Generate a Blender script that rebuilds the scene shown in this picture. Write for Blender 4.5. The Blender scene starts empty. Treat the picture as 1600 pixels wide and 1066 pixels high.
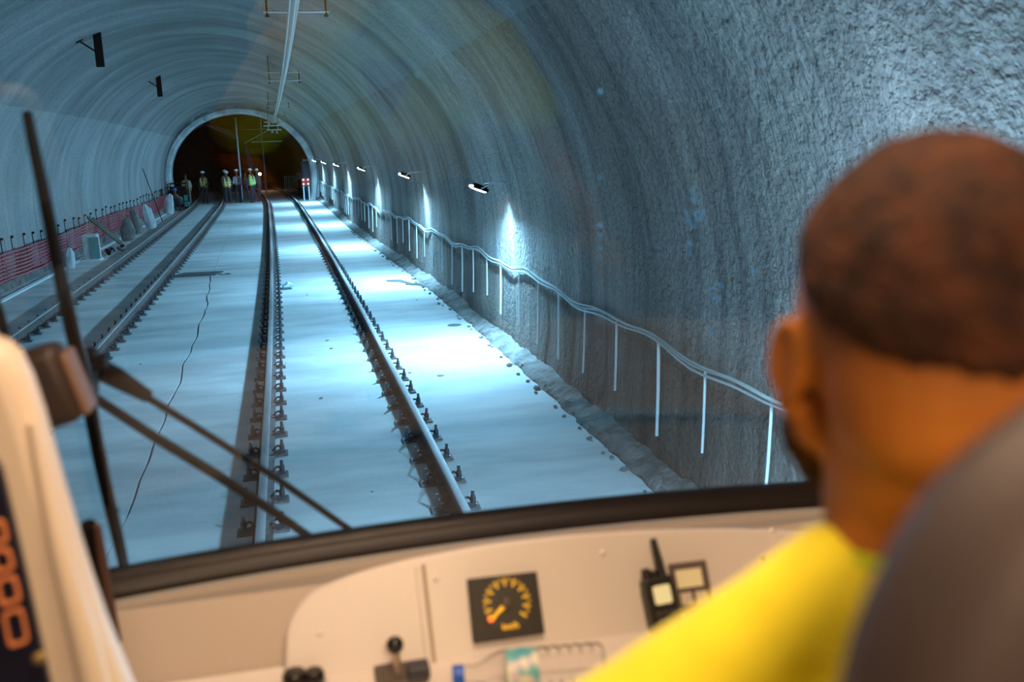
import bpy, bmesh, math, random
from mathutils import Vector, Matrix, noise, Euler, Quaternion
random.seed(7)
sc = bpy.context.scene
C = sc.collection
PI = math.pi

# ------------------------------------------------------------------ camera
CAM = Vector((0, 0, 2.88))
R_ = Vector((0.974737, -0.220674, -0.034495))
U_ = Vector((0.077414, 0.188919, 0.978937))
F_ = Vector((0.209509, 0.956876, -0.201230))
FPX = 1511.0
cd = bpy.data.cameras.new('camera')
cam = bpy.data.objects.new('camera', cd)
C.objects.link(cam)
cam.matrix_world = Matrix(((R_.x, U_.x, -F_.x, CAM.x), (R_.y, U_.y, -F_.y, CAM.y), (R_.z, U_.z, -F_.z, CAM.z), (0, 0, 0, 1)))
cd.sensor_width = 36
cd.lens = FPX * 36 / 1600
cd.clip_start = .02
cd.clip_end = 400
cd.dof.use_dof = True
cd.dof.focus_distance = 16
cd.dof.aperture_fstop = 3.2
sc.camera = cam

# ------------------------------------------------------------------ world, exposure
w = bpy.data.worlds.new('world')
sc.world = w
w.use_nodes = True
w.node_tree.nodes['Background'].inputs[0].default_value = (.02, .03, .045, 1)
w.node_tree.nodes['Background'].inputs[1].default_value = .25
sc.view_settings.view_transform = 'Standard'
sc.view_settings.look = 'None'
sc.view_settings.gamma = 1
sc.view_settings.exposure = 0
sc.view_settings.use_curve_mapping = False
LAMP_W = 385.0
CAB_W = 26.0
LAMP_COL = (.25, .65, 1.0)
CAB_COL = (1.0, .69, .45)
LAMP_Y = [-3.6, 3.9, 13.4, 20.9, 29.0, 38.0, 46.5, 54.5]


def area_light(name, loc, direction, sx, sy, power, color, parent=None):
    l = bpy.data.lights.new(name, 'AREA')
    l.shape = 'RECTANGLE'
    l.size = sx
    l.size_y = sy
    l.energy = power
    l.color = color
    o = bpy.data.objects.new(name, l)
    C.objects.link(o)
    o.location = loc
    o.rotation_euler = Vector(direction).to_track_quat('-Z', 'Y').to_euler()
    if parent:
        o.parent = parent
    return o


area_light('cab_ceiling_light_rear', (.15, -.55, 3.47), (0.0, .25, -1), .5, .25, CAB_W, CAB_COL)
area_light('cab_ceiling_light_front', (.25, .75, 3.47), (0, .15, -1), .5, .12, CAB_W * .50, CAB_COL)


# ------------------------------------------------------------------ geometry of the place
def sh(Y):
    """how far the tunnel has curved to the left at distance Y"""
    Y = max(Y, 0)
    if Y < 50:
        return 4.786e-4 * Y * Y - 3.2e-6 * Y ** 3
    d = Y - 50
    return .7965 + .02386 * d + .0014 * d * d


def smooth(a, b, x):
    t = min(1, max(0, (x - a) / (b - a)))
    return t * t * (3 - 2 * t)


def ray(px, py):
    return (F_ + R_ * ((px - 800) / FPX) + U_ * ((533 - py) / FPX))


def at_y(px, py, Y):
    d = ray(px, py)
    return CAM + d * (Y / d.y)


def at_z(px, py, Z):
    d = ray(px, py)
    return CAM + d * ((Z - CAM.z) / d.z)


def at_d(px, py, dist):
    return CAM + ray(px, py) * dist


# ------------------------------------------------------------------ materials
MATS = {}


def mat(name, col, rough=.6, metal=0., var=None, vscale=6., bump=0., bscale=40., bdist=.01, emit=None, es=0., spec=.5,
        stretch=(1, 1, 1), detail=6, rvar=0., trans=0., alpha=1., sheen=0., coords='Object', extra=None):
    m = bpy.data.materials.new(name)
    m.use_nodes = True
    nt = m.node_tree
    b = nt.nodes['Principled BSDF']
    b.inputs['Base Color'].default_value = (*col, 1)
    b.inputs['Roughness'].default_value = rough
    b.inputs['Metallic'].default_value = metal
    b.inputs['Specular IOR Level'].default_value = spec
    b.inputs['Transmission Weight'].default_value = trans
    b.inputs['Alpha'].default_value = alpha
    if sheen:
        b.inputs['Sheen Weight'].default_value = sheen
    if emit:
        b.inputs['Emission Color'].default_value = (*emit, 1)
        b.inputs['Emission Strength'].default_value = es
    tc = nt.nodes.new('ShaderNodeTexCoord')
    mp = nt.nodes.new('ShaderNodeMapping')
    mp.inputs['Scale'].default_value = stretch
    nt.links.new(tc.outputs[coords], mp.inputs[0])
    if var:
        n = nt.nodes.new('ShaderNodeTexNoise')
        n.inputs['Scale'].default_value = vscale
        n.inputs['Detail'].default_value = detail
        n.inputs['Roughness'].default_value = .6
        nt.links.new(mp.outputs[0], n.inputs[0])
        r = nt.nodes.new('ShaderNodeValToRGB')
        r.color_ramp.elements[0].position = .36
        r.color_ramp.elements[1].position = .64
        r.color_ramp.elements[0].color = (*var, 1)
        r.color_ramp.elements[1].color = (*col, 1)
        nt.links.new(n.outputs[0], r.inputs[0])
        nt.links.new(r.outputs[0], b.inputs['Base Color'])
        if rvar:
            mr = nt.nodes.new('ShaderNodeMapRange')
            mr.inputs[3].default_value = rough + rvar
            mr.inputs[4].default_value = rough - rvar
            nt.links.new(n.outputs[0], mr.inputs[0])
            nt.links.new(mr.outputs[0], b.inputs['Roughness'])
    if bump:
        n2 = nt.nodes.new('ShaderNodeTexNoise')
        n2.inputs['Scale'].default_value = bscale
        n2.inputs['Detail'].default_value = 5
        nt.links.new(tc.outputs[coords], n2.inputs[0])
        bp = nt.nodes.new('ShaderNodeBump')
        bp.inputs['Strength'].default_value = bump
        bp.inputs['Distance'].default_value = bdist
        nt.links.new(n2.outputs[0], bp.inputs['Height'])
        nt.links.new(bp.outputs[0], b.inputs['Normal'])
    if extra:
        extra(m, nt, b, tc, mp)
    MATS[name] = m
    return m


def shotcrete(name, base, dark, brown, lump, brown_amt, streak):
    """sprayed concrete: hoops around the bore, damp streaks running down, coarse lumps"""
    m = bpy.data.materials.new(name)
    m.use_nodes = True
    nt = m.node_tree
    N, L = nt.nodes, nt.links
    b = N['Principled BSDF']
    b.inputs['Roughness'].default_value = .8
    b.inputs['Specular IOR Level'].default_value = .35
    tc = N.new('ShaderNodeTexCoord')

    def nz(scale, st, detail=5, rough=.55):
        mp = N.new('ShaderNodeMapping')
        mp.inputs['Scale'].default_value = st
        L.new(tc.outputs['Object'], mp.inputs[0])
        n = N.new('ShaderNodeTexNoise')
        n.inputs['Scale'].default_value = scale
        n.inputs['Detail'].default_value = detail
        n.inputs['Roughness'].default_value = rough
        L.new(mp.outputs[0], n.inputs[0])
        return n.outputs[0]

    def ramp(src, p0, p1, c0, c1):
        r = N.new('ShaderNodeValToRGB')
        r.color_ramp.elements[0].position = p0
        r.color_ramp.elements[1].position = p1
        r.color_ramp.elements[0].color = (*c0, 1)
        r.color_ramp.elements[1].color = (*c1, 1)
        L.new(src, r.inputs[0])
        return r.outputs[0]

    def mix(kind, f, a, c):
        x = N.new('ShaderNodeMix')
        x.data_type = 'RGBA'
        x.blend_type = kind
        if isinstance(f, float):
            x.inputs[0].default_value = f
        else:
            L.new(f, x.inputs[0])
        for s, v in ((6, a), (7, c)):
            if isinstance(v, tuple):
                x.inputs[s].default_value = (*v, 1)
            else:
                L.new(v, x.inputs[s])
        return x.outputs[2]

    hoop = nz(1.0, (.13, .9, .13), 6, .62)          # rings across the bore
    col = ramp(hoop, .35, .66, dark, base)
    blot = ramp(nz(.55, (1, .7, 1), 4), .42, .62, (0, 0, 0), (1, 1, 1))
    col = mix('MIX', blot, col, mix('MULTIPLY', .6, col, brown)) if brown_amt else col
    run = ramp(nz(1.0, (2.0, 5.0, .35), 5, .65), .48, .70, (1, 1, 1), (.45, .45, .47))
    col = mix('MULTIPLY', streak, col, run)
    grain = ramp(nz(28., (1, 1, 1), 3), .3, .7, (.72, .72, .72), (1.15, 1.15, 1.15))
    col = mix('MULTIPLY', 1.0, col, grain)
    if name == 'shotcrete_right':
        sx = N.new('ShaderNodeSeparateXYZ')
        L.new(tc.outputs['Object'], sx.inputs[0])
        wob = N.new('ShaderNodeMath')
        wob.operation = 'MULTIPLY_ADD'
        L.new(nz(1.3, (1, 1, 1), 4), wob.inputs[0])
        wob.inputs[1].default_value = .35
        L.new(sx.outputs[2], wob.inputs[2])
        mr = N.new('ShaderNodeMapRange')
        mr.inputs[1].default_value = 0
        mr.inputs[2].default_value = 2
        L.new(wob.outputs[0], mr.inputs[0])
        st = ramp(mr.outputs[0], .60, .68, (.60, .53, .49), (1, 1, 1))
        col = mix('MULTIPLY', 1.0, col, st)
    L.new(col, b.inputs['Base Color'])
    n1 = nz(13., (1, 1, 1), 3, .5)
    n2 = nz(34., (1, 1, 1), 3, .6)
    ad = N.new('ShaderNodeMath')
    ad.operation = 'MULTIPLY_ADD'
    L.new(n2, ad.inputs[0])
    ad.inputs[1].default_value = .45
    L.new(n1, ad.inputs[2])
    bp = N.new('ShaderNodeBump')
    bp.inputs['Strength'].default_value = .9
    bp.inputs['Distance'].default_value = lump
    L.new(ad.outputs[0], bp.inputs['Height'])
    L.new(bp.outputs[0], b.inputs['Normal'])
    MATS[name] = m
    return m


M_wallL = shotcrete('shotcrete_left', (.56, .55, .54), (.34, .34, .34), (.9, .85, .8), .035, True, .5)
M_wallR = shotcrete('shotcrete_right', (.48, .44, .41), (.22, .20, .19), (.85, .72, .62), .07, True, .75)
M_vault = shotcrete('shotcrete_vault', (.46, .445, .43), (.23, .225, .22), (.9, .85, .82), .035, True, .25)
M_ring = mat('ring_concrete', (.88, .88, .88), .8, var=(.45, .46, .47), vscale=1.5, bump=.5, bscale=12, bdist=.02)  # extra pale, so the colour carries the lamp light on the rim
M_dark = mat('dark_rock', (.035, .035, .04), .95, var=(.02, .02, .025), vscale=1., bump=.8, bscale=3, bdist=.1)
M_floor = mat('floor_concrete', (.74, .73, .71), .78, var=(.50, .50, .50), vscale=.8, detail=9, bump=.25, bscale=22, bdist=.01,
              stretch=(.6, 1.6, 1))
M_gap = mat('joint_dark_fill', (.03, .03, .03), .95)  # near-black sub-base seen through the open joints
M_foot = mat('rough_footing', (.30, .27, .25), .95, var=(.12, .11, .10), vscale=4, bump=1., bscale=14, bdist=.05)
M_rail = mat('rail_steel_rusty', (.15, .105, .095), .75, .1, var=(.08, .055, .05), vscale=7, bump=.3, bscale=60, bdist=.002)
M_head = mat('rail_head_steel', (.44, .39, .39), .55, .25, var=(.32, .28, .28), vscale=4, stretch=(4, .5, 1))
M_plate = mat('plate_iron', (.20, .18, .18), .7, .2, var=(.10, .09, .09), vscale=20)
M_bolt = mat('bolt_steel', (.10, .12, .14), .45, .8)
M_clip = mat('clip_steel', (.09, .085, .09), .5, .7)
M_black = mat('black_rubber', (.012, .011, .011), .45)
M_blackm = mat('black_matte', (.010, .008, .008), .85, spec=.1)
M_cream = mat('cream_moulding', (.80, .66, .52), .42, bump=.12, bscale=220, bdist=.0006)
M_cowl = mat('beige_cowl', (.52, .43, .35), .55, bump=.15, bscale=160, bdist=.0008)
M_panel = mat('panel_beige', (.80, .70, .64), .36, bump=.12, bscale=180, bdist=.0006)
M_yel = mat('hivis_yellow', (.95, .80, .01), .75, bump=.25, bscale=35, bdist=.006, sheen=.2, emit=(.95, .8, .0), es=0.0)
M_seat = mat('seat_vinyl', (.050, .034, .029), .6, bump=.35, bscale=260, bdist=.001)
M_red = mat('red_conduit_plastic', (.75, .09, .12), .5, var=(.55, .07, .10), vscale=3)
M_pipe = mat('white_pvc', (.75, .77, .78), .4)
M_cable = mat('grey_cable', (.55, .58, .58), .5)
M_galv = mat('galvanised', (.55, .58, .60), .38, .8)
M_wood = mat('weathered_wood', (.22, .16, .12), .8, var=(.12, .09, .07), vscale=12, stretch=(1, 1, .1))
M_sack = mat('white_sack', (.72, .74, .74), .85, var=(.5, .52, .54), vscale=5, bump=.5, bscale=14, bdist=.02)
M_sackb = mat('grey_sack', (.30, .27, .24), .9, var=(.18, .16, .15), vscale=5, bump=.5, bscale=14, bdist=.02)
M_teal = mat('teal_plastic', (.06, .30, .30), .5)
M_stone = mat('rubble', (.40, .38, .36), .95, var=(.12, .11, .11), vscale=12, bump=.6, bscale=30, bdist=.01)
M_lens = mat('lamp_lens', (.9, .95, 1), .3, emit=(.72, .92, 1.0), es=90.)
M_cablens = mat('cab_lens', (1, .9, .8), .3, emit=(1, .68, .38), es=4.)
M_skin = mat('skin_brown', (.43, .135, .022), .55, spec=.25, var=(.33, .095, .014), vscale=9, bump=.15, bscale=120, bdist=.0008)
M_hair = mat('short_black_hair', (.085, .028, .010), .8, spec=.2, var=(.018, .009, .007), vscale=30, bump=1., bscale=210, bdist=.006)  # reddish-brown noise tone puts lit highlights into the dark hair colour


def glass_mat():
    m = bpy.data.materials.new('windscreen_glass')
    m.use_nodes = True
    nt = m.node_tree
    for n in list(nt.nodes):
        nt.nodes.remove(n)
    o = nt.nodes.new('ShaderNodeOutputMaterial')
    t = nt.nodes.new('ShaderNodeBsdfTransparent')
    t.inputs[0].default_value = (.975, .985, .985, 1)
    g = nt.nodes.new('ShaderNodeBsdfGlossy')
    g.inputs['Roughness'].default_value = .0
    g.inputs[0].default_value = (1, 1, 1, 1)
    f = nt.nodes.new('ShaderNodeLayerWeight')
    f.inputs[0].default_value = .25
    mr = nt.nodes.new('ShaderNodeMapRange')
    mr.inputs[3].default_value = .022
    mr.inputs[4].default_value = .6
    x = nt.nodes.new('ShaderNodeMixShader')
    nt.links.new(f.outputs['Fresnel'], mr.inputs[0])
    mr.inputs[1].default_value = .04
    mr.inputs[2].default_value = 1.
    nt.links.new(mr.outputs[0], x.inputs[0])
    nt.links.new(t.outputs[0], x.inputs[1])
    nt.links.new(g.outputs[0], x.inputs[2])
    nt.links.new(x.outputs[0], o.inputs[0])
    return m


M_glass = glass_mat()


# ------------------------------------------------------------------ mesh helpers
class MB:
    def __init__(s):
        s.v, s.f, s.m = [], [], []

    def add(s, v, f, mi=0):
        n = len(s.v)
        s.v += [tuple(p) for p in v]
        s.f += [tuple(i + n for i in q) for q in f]
        s.m += [mi] * len(f)

    def box(s, c, d, rot=None, mi=0, taper=1.):
        c = Vector(c)
        vs = []
        for z in (-1, 1):
            k = taper if z > 0 else 1.
            for x, y in ((-1, -1), (1, -1), (1, 1), (-1, 1)):
                p = Vector((x * d[0] / 2 * k, y * d[1] / 2 * k, z * d[2] / 2))
                if rot is not None:
                    p = rot @ p
                vs.append(c + p)
        s.add(vs, [(3, 2, 1, 0), (4, 5, 6, 7), (0, 1, 5, 4), (1, 2, 6, 5), (2, 3, 7, 6), (3, 0, 4, 7)], mi)

    def tube(s, pts, r, n=8, cap=True, mi=0, closed=False):
        pts = [Vector(p) for p in pts]
        rs = r if isinstance(r, (list, tuple)) else [r] * len(pts)
        rings = []
        t0 = (pts[1] - pts[0]).normalized()
        a = Vector((0, 0, 1)) if abs(t0.z) < .9 else Vector((1, 0, 0))
        u = t0.cross(a).normalized()
        vs = []
        for i, p in enumerate(pts):
            if i == 0:
                t = pts[1] - pts[0]
            elif i == len(pts) - 1:
                t = pts[-1] - pts[-2]
            else:
                t = (pts[i + 1] - pts[i]).normalized() + (pts[i] - pts[i - 1]).normalized()
            t = t.normalized()
            u = (u - t * u.dot(t))
            u = u.normalized() if u.length > 1e-6 else t.orthogonal().normalized()
            w_ = t.cross(u)
            for k in range(n):
                a_ = 2 * PI * k / n
                vs.append(p + (u * math.cos(a_) + w_ * math.sin(a_)) * rs[i])
        fs = []
        m_ = len(pts)
        for i in range(m_ - 1):
            for k in range(n):
                fs.append((i * n + k, i * n + (k + 1) % n, (i + 1) * n + (k + 1) % n, (i + 1) * n + k))
        if cap:
            fs.append(tuple(reversed(range(n))))
            fs.append(tuple(range((m_ - 1) * n, m_ * n)))
        s.add(vs, fs, mi)

    def lathe(s, c, prof, n=16, axis=None, mi=0):
        """prof: (radius, height) pairs"""
        c = Vector(c)
        q = Vector((0, 0, 1)).rotation_difference(Vector(axis)).to_matrix() if axis is not None else Matrix.Identity(3)
        vs = []
        for r, h in prof:
            for k in range(n):
                a = 2 * PI * k / n
                vs.append(c + q @ Vector((r * math.cos(a), r * math.sin(a), h)))
        fs = []
        for i in range(len(prof) - 1):
            for k in range(n):
                fs.append((i * n + k, i * n + (k + 1) % n, (i + 1) * n + (k + 1) % n, (i + 1) * n + k))
        fs.append(tuple(reversed(range(n))))
        fs.append(tuple(range((len(prof) - 1) * n, len(prof) * n)))
        s.add(vs, fs, mi)

    def ell(s, c, r, nu=14, nv=9, rot=None, mi=0):
        c = Vector(c)
        vs = []
        for j in range(1, nv):
            a = PI * j / nv
            for k in range(nu):
                b_ = 2 * PI * k / nu
                p = Vector((math.sin(a) * math.cos(b_) * r[0], math.sin(a) * math.sin(b_) * r[1], math.cos(a) * r[2]))
                vs.append(c + (rot @ p if rot is not None else p))
        t = Vector((0, 0, r[2]))
        top = len(vs)
        vs.append(c + (rot @ t if rot is not None else t))
        vs.append(c - (rot @ t if rot is not None else t))
        fs = []
        for j in range(nv - 2):
            for k in range(nu):
                fs.append((j * nu + k, (j + 1) * nu + k, (j + 1) * nu + (k + 1) % nu, j * nu + (k + 1) % nu))
        for k in range(nu):
            fs.append((k, (k + 1) % nu, top))
            fs.append((top + 1, (nv - 2) * nu + (k + 1) % nu, (nv - 2) * nu + k))
        s.add(vs, fs, mi)

    def prism(s, poly, o, ex, ey, ez, depth, mi=0):
        """polygon in (ex, ey) from o, pushed along ez by depth"""
        o, ex, ey, ez = Vector(o), Vector(ex), Vector(ey), Vector(ez)
        n = len(poly)
        vs = [o + ex * x + ey * y for x, y in poly] + [o + ex * x + ey * y + ez * depth for x, y in poly]
        fs = [tuple(reversed(range(n))), tuple(range(n, 2 * n))]
        for i in range(n):
            j = (i + 1) % n
            fs.append((i, j, n + j, n + i))
        s.add(vs, fs, mi)

    def grid(s, rows, mi=0, flip=False):
        nc = len(rows[0])
        vs = [p for r in rows for p in r]
        fs = []
        for i in range(len(rows) - 1):
            for k in range(nc - 1):
                q = (i * nc + k, i * nc + k + 1, (i + 1) * nc + k + 1, (i + 1) * nc + k)
                fs.append(tuple(reversed(q)) if flip else q)
        s.add(vs, fs, mi)

    def mesh(s, name, mats, smooth_=True, origin=None):
        me = bpy.data.meshes.new(name)
        vs = s.v
        if origin is not None:
            o = Vector(origin)
            vs = [(p[0] - o.x, p[1] - o.y, p[2] - o.z) for p in vs]
        me.from_pydata(vs, [], s.f)
        for m in (mats if isinstance(mats, (list, tuple)) else [mats]):
            me.materials.append(m)
        if max(s.m, default=0):
            me.polygons.foreach_set('material_index', s.m)
        me.update()
        bm = bmesh.new()
        bm.from_mesh(me)
        bmesh.ops.recalc_face_normals(bm, faces=bm.faces)
        bm.to_mesh(me)
        bm.free()
        if smooth_:
            me.polygons.foreach_set('use_smooth', [True] * len(me.polygons))
            try:
                me.set_sharp_from_angle(angle=math.radians(40))
            except Exception:
                pass
        return me

    def build(s, name, mats, parent=None, smooth_=True, origin=None, bevel=0.):
        if parent is not None and origin is None:
            origin = parent_origin(parent)
        if parent is None and origin is None:
            xs = [p[0] for p in s.v]
            ys = [p[1] for p in s.v]
            zs = [p[2] for p in s.v]
            origin = ((min(xs) + max(xs)) / 2, (min(ys) + max(ys)) / 2, min(zs))
        me = s.mesh(name, mats, smooth_, origin)
        o = bpy.data.objects.new(name, me)
        C.objects.link(o)
        if parent is not None:
            o.parent = parent
        else:
            o.location = origin
        if bevel:
            b = o.modifiers.new('bevel', 'BEVEL')
            b.width = bevel
            b.segments = 3
            b.limit_method = 'ANGLE'
            b.angle_limit = math.radians(35)
        return o


def parent_origin(p):
    """world place of an unrotated parent"""
    o = Vector((0, 0, 0))
    while p is not None:
        o += p.location
        p = p.parent
    return o


def empty(name, loc):
    o = bpy.data.objects.new(name, None)
    C.objects.link(o)
    o.location = loc
    o.empty_display_size = .1
    return o


def tag(o, label=None, cat=None, group=None, kind=None):
    if label:
        o['label'] = label
    if cat:
        o['category'] = cat
    if group:
        o['group'] = group
    if kind:
        o['kind'] = kind
    return o


def thing(name, loc, label, cat, group=None):
    return tag(empty(name, loc), label, cat, group)


def inst(name, me, loc, rot=(0, 0, 0), parent=None, scale=None):
    o = bpy.data.objects.new(name, me)
    C.objects.link(o)
    o.parent = parent
    o.location = loc
    o.rotation_euler = rot
    if scale:
        o.scale = scale
    return o


def blob(name, mb, m, voxel, parent=None, smooth_it=6, deform=None, world=False):
    """fuse the closed shapes of mb into one continuous skin"""
    me = mb.mesh(name + '_raw', m)
    o = bpy.data.objects.new(name + '_raw', me)
    C.objects.link(o)
    r = o.modifiers.new('r', 'REMESH')
    r.mode = 'VOXEL'
    r.voxel_size = voxel
    s_ = o.modifiers.new('s', 'SMOOTH')
    s_.iterations = smooth_it
    s_.factor = .5
    dg = bpy.context.evaluated_depsgraph_get()
    ev = o.evaluated_get(dg)
    nm = bpy.data.meshes.new_from_object(ev, depsgraph=dg)
    nm.name = name
    bpy.data.objects.remove(o)
    if deform:
        for v in nm.vertices:
            v.co = deform(v.co)
    if not nm.materials:
        nm.materials.append(m)
    nm.polygons.foreach_set('use_smooth', [True] * len(nm.polygons))
    ob = bpy.data.objects.new(name, nm)
    C.objects.link(ob)
    if parent is not None:
        ob.parent = parent
    return ob


def capsule(mb, a, b, ra, rb, n=14, mi=0):
    a, b = Vector(a), Vector(b)
    d = (b - a).normalized()
    pts, rs = [], []
    for t in (0, .3, .6, .85):
        pts.append(a - d * ra * math.cos(t * PI / 2))
        rs.append(max(.0005, ra * math.sin(t * PI / 2)))
    pts.append(a)
    rs.append(ra)
    pts.append(b)
    rs.append(rb)
    for t in (.15, .4, .7, 1.):
        pts.append(b + d * rb * math.sin(t * PI / 2))
        rs.append(max(.0005, rb * math.cos(t * PI / 2)))
    mb.tube(pts, rs, n, mi=mi)


# ================================================================== LARGE STRUCTURE: the tunnel
CX, ZS = -1.72, 1.5


def nl(Y):
    return min(.65, .0185 * max(0, Y - 20))


def prof(th, Y):
    """th 0 = right spring line, PI = left; negative below on the right"""
    c, s_ = math.cos(th), math.sin(th)
    narrow = .38 * smooth(14, 38, Y) * max(0, c) - nl(Y) * max(0, -c)
    x = CX + 4.78 * (c if s_ > 0 else math.copysign(1 - .25 * (1 - abs(c)), c)) - narrow
    z = ZS + ((4.35 - .38 * smooth(30, 58, Y)) if s_ > 0 else 5.0) * s_
    return x, z


def shell(name, th0, th1, nth, y0, y1, dy, m, amp):
    rows = []
    ny = int((y1 - y0) / dy)
    for j in range(ny + 1):
        Y = y0 + (y1 - y0) * j / ny
        ring = .05 * noise.noise(Vector((0, Y * .7, 7.7))) + .012 * noise.noise(Vector((4, Y * 2.3, 1.7)))
        row = []
        for i in range(nth + 1):
            th = th0 + (th1 - th0) * i / nth
            x, z = prof(th, Y)
            nrm = Vector((math.cos(th), 0, math.sin(th)))
            p = Vector((x * .5, Y * .8, z * .5))
            d = ring * .6 + amp * noise.noise(p) + amp * .35 * noise.noise(p * 4.1)
            if z < .4:
                d *= z / .4 if z > 0 else 0
            zz = z + nrm.z * d
            row.append((x - sh(Y) + nrm.x * d, Y, zz))
        rows.append(row)
    mb = MB()
    mb.grid(rows)
    o = mb.build(name, m, smooth_=False, origin=(0, 0, 0))
    o.data.polygons.foreach_set('use_smooth', [True] * len(o.data.polygons))
    return tag(o, kind='structure')


TB = -math.asin(1.5 / 5.0)          # base angle
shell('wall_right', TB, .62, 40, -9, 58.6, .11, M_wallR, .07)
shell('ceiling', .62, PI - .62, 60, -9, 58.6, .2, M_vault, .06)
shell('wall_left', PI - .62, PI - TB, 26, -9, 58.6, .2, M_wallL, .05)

# end ring of smooth lining and the dark bore beyond
mb = MB()
RY0, RY1 = 58.0, 59.4


def ringp(th, k):
    c, s_ = math.cos(th), math.sin(th)
    a, b = 3.87 + k, 3.45 + k * .9
    return -1.62 + a * c, 1.55 + (b if s_ > 0 else 5.2) * s_


rows = []
for k, Y in ((1.3, RY0 + .25), (.36, RY0 + .2), (.30, RY0), (.10, RY0), (0, RY0 + .1), (0, RY1), (1.3, RY1)):
    row = []
    for i in range(73):
        th = TB - .0 + (PI - 2 * TB) * i / 72
        x, z = ringp(th, k)
        row.append((x - sh(Y), Y, max(z, -.05) + .03 * noise.noise(Vector((x, z, k)))))
    rows.append(row)
mb.grid(rows)
tag(mb.build('trim_1', M_ring, origin=(0, 0, 0)), kind='structure')
rows = []
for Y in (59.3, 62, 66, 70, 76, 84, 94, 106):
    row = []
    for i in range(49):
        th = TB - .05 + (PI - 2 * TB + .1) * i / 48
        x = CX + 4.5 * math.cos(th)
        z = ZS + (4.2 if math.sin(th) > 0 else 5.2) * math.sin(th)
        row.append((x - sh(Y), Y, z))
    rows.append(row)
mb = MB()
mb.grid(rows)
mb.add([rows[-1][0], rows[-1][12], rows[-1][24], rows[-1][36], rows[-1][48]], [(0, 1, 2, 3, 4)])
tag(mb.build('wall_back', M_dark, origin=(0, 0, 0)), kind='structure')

# ---- floor: concrete slabs with open joints, a crack down the middle
floor = tag(empty('floor', (0, 0, 0)), kind='structure')


def crack_x(Y):
    base = -1.50 - .012 * (Y - 8) - .030 * max(0, Y - 19)
    if Y > 24:
        base = -1.50 - .012 * 16 - .15 - .006 * (Y - 24)
    return base + .05 * noise.noise(Vector((3.1, Y * .9, 0))) + .018 * noise.noise(Vector((1, Y * 5, 2)))


joints = [-9, 5.9, 23.95, 41.6, 60.2, 78, 106]
for a, b in zip(joints[:-1], joints[1:]):
    for side in (0, 1):
        mb = MB()
        n = max(8, int((b - a) / .25))
        top, bot = [], []
        for j in range(n + 1):
            Y = a + (b - a) * j / n
            Yw = Y + (.006 if j == 0 else -.006 if j == n else 0)
            cx_ = crack_x(Y)
            gap = .011 + .012 * max(0, noise.noise(Vector((0, Y * 1.3, 5)))) if 8 < Y < 24 else .004
            xl, xr = (-6.55 - sh(Y), cx_ - gap - sh(Y) * .9) if side == 0 else (cx_ + gap - sh(Y) * .9, 3.1 - sh(Y))
            jag = .006 * noise.noise(Vector((0, 9, Y * 7)))
            top.append([(xl + (xr - xl) * i / 10, Yw + .012 * noise.noise(Vector((i * 2., a, side))) * (j in (0, n)), .0) for i in range(11)])
            bot.append([(p[0], p[1], -.12) for p in top[-1]])
        mb.grid(top)
        mb.grid([top[0], bot[0]])
        mb.grid([top[-1], bot[-1]])
        mb.grid([[t[0] for t in top], [t[0] for t in bot]])
        mb.grid([[t[-1] for t in top], [t[-1] for t in bot]])
        o = mb.build('slab', M_floor, floor, smooth_=False)
mb = MB()
mb.box((-2, 48, -.17), (14, 118, .1))
mb.build('sub_base', M_gap, floor, smooth_=False)

# kerb at the foot of the left wall, rough footing at the foot of the right one
mb = MB()
rows = []
for j in range(140):
    Y = -8 + 66.5 * j / 139
    s_ = sh(Y)
    s_ -= nl(Y)
    rows.append([(-6.6 - s_, Y, .19), (-6.24 - s_, Y, .19), (-6.22 - s_, Y, .16), (-6.22 - s_, Y, 0)])
mb.grid(rows)
tag(mb.build('baseboard_left', M_foot, origin=(0, 0, 0)), kind='structure')
mb = MB()
rows = []
for j in range(620):
    Y = -4 + 62.5 * j / 619
    s_ = sh(Y)
    nr = .38 * smooth(14, 38, Y) * .95
    row = []
    for k, (dx, z) in enumerate([(.06, -.02), (.06, .03), (.09, .08), (.14, .10), (.20, .12), (.30, .16), (.5, .20)]):
        q = Vector((k * .9, Y * 2.4, 0))
        nn = noise.noise(q) * .06 + noise.noise(q * 2.7) * .045
        big = .5 + .9 * max(0, noise.noise(Vector((9, Y * .35, 0))) + .2)
        row.append((2.70 - nr + dx - s_ + nn * .9, Y, max(-.03, z * big + nn * (k > 0))))
    rows.append(row)
mb.grid(rows)
tag(mb.build('baseboard_right', M_foot, origin=(0, 0, 0)), kind='structure')

# ================================================================== RAILS
HP = [(.075, 0), (.075, .010), (.045, .020), (.014, .032), (.009, .05), (.009, .115), (.02, .128), (.035, .134), (.036, .158), (.031, .168), (.018, .1715)]
RP = HP + [(-x, z) for x, z in reversed(HP)]


def rail_mesh(x0, z0, mirror):
    mb = MB()
    ys = [-6 + .8 * i for i in range(124)]
    n = len(RP)
    vs = []
    for Y in ys:
        for x, z in RP:
            vs.append((x0 + x - sh(Y), Y, z + .025 + z0))
    fs, ms = [], []
    for j in range(len(ys) - 1):
        for k in range(n):
            k2 = (k + 1) % n
            fs.append((j * n + k, j * n + k2, (j + 1) * n + k2, (j + 1) * n + k))
            ms.append(1 if 8 <= k <= 12 else 0)
    mb.v, mb.f, mb.m = vs, fs, ms
    mb.f.append(tuple(range(n)))
    mb.m.append(0)
    mb.f.append(tuple(range(len(vs) - n, len(vs))))
    mb.m.append(0)
    return mb


def plate_mesh():
    mb = MB()
    mb.box((0, 0, .0095), (.40, .15, .019), taper=.97)
    mb.box((.088, 0, .024), (.022, .13, .012))
    mb.box((-.088, 0, .024), (.022, .13, .012))
    return mb


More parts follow.
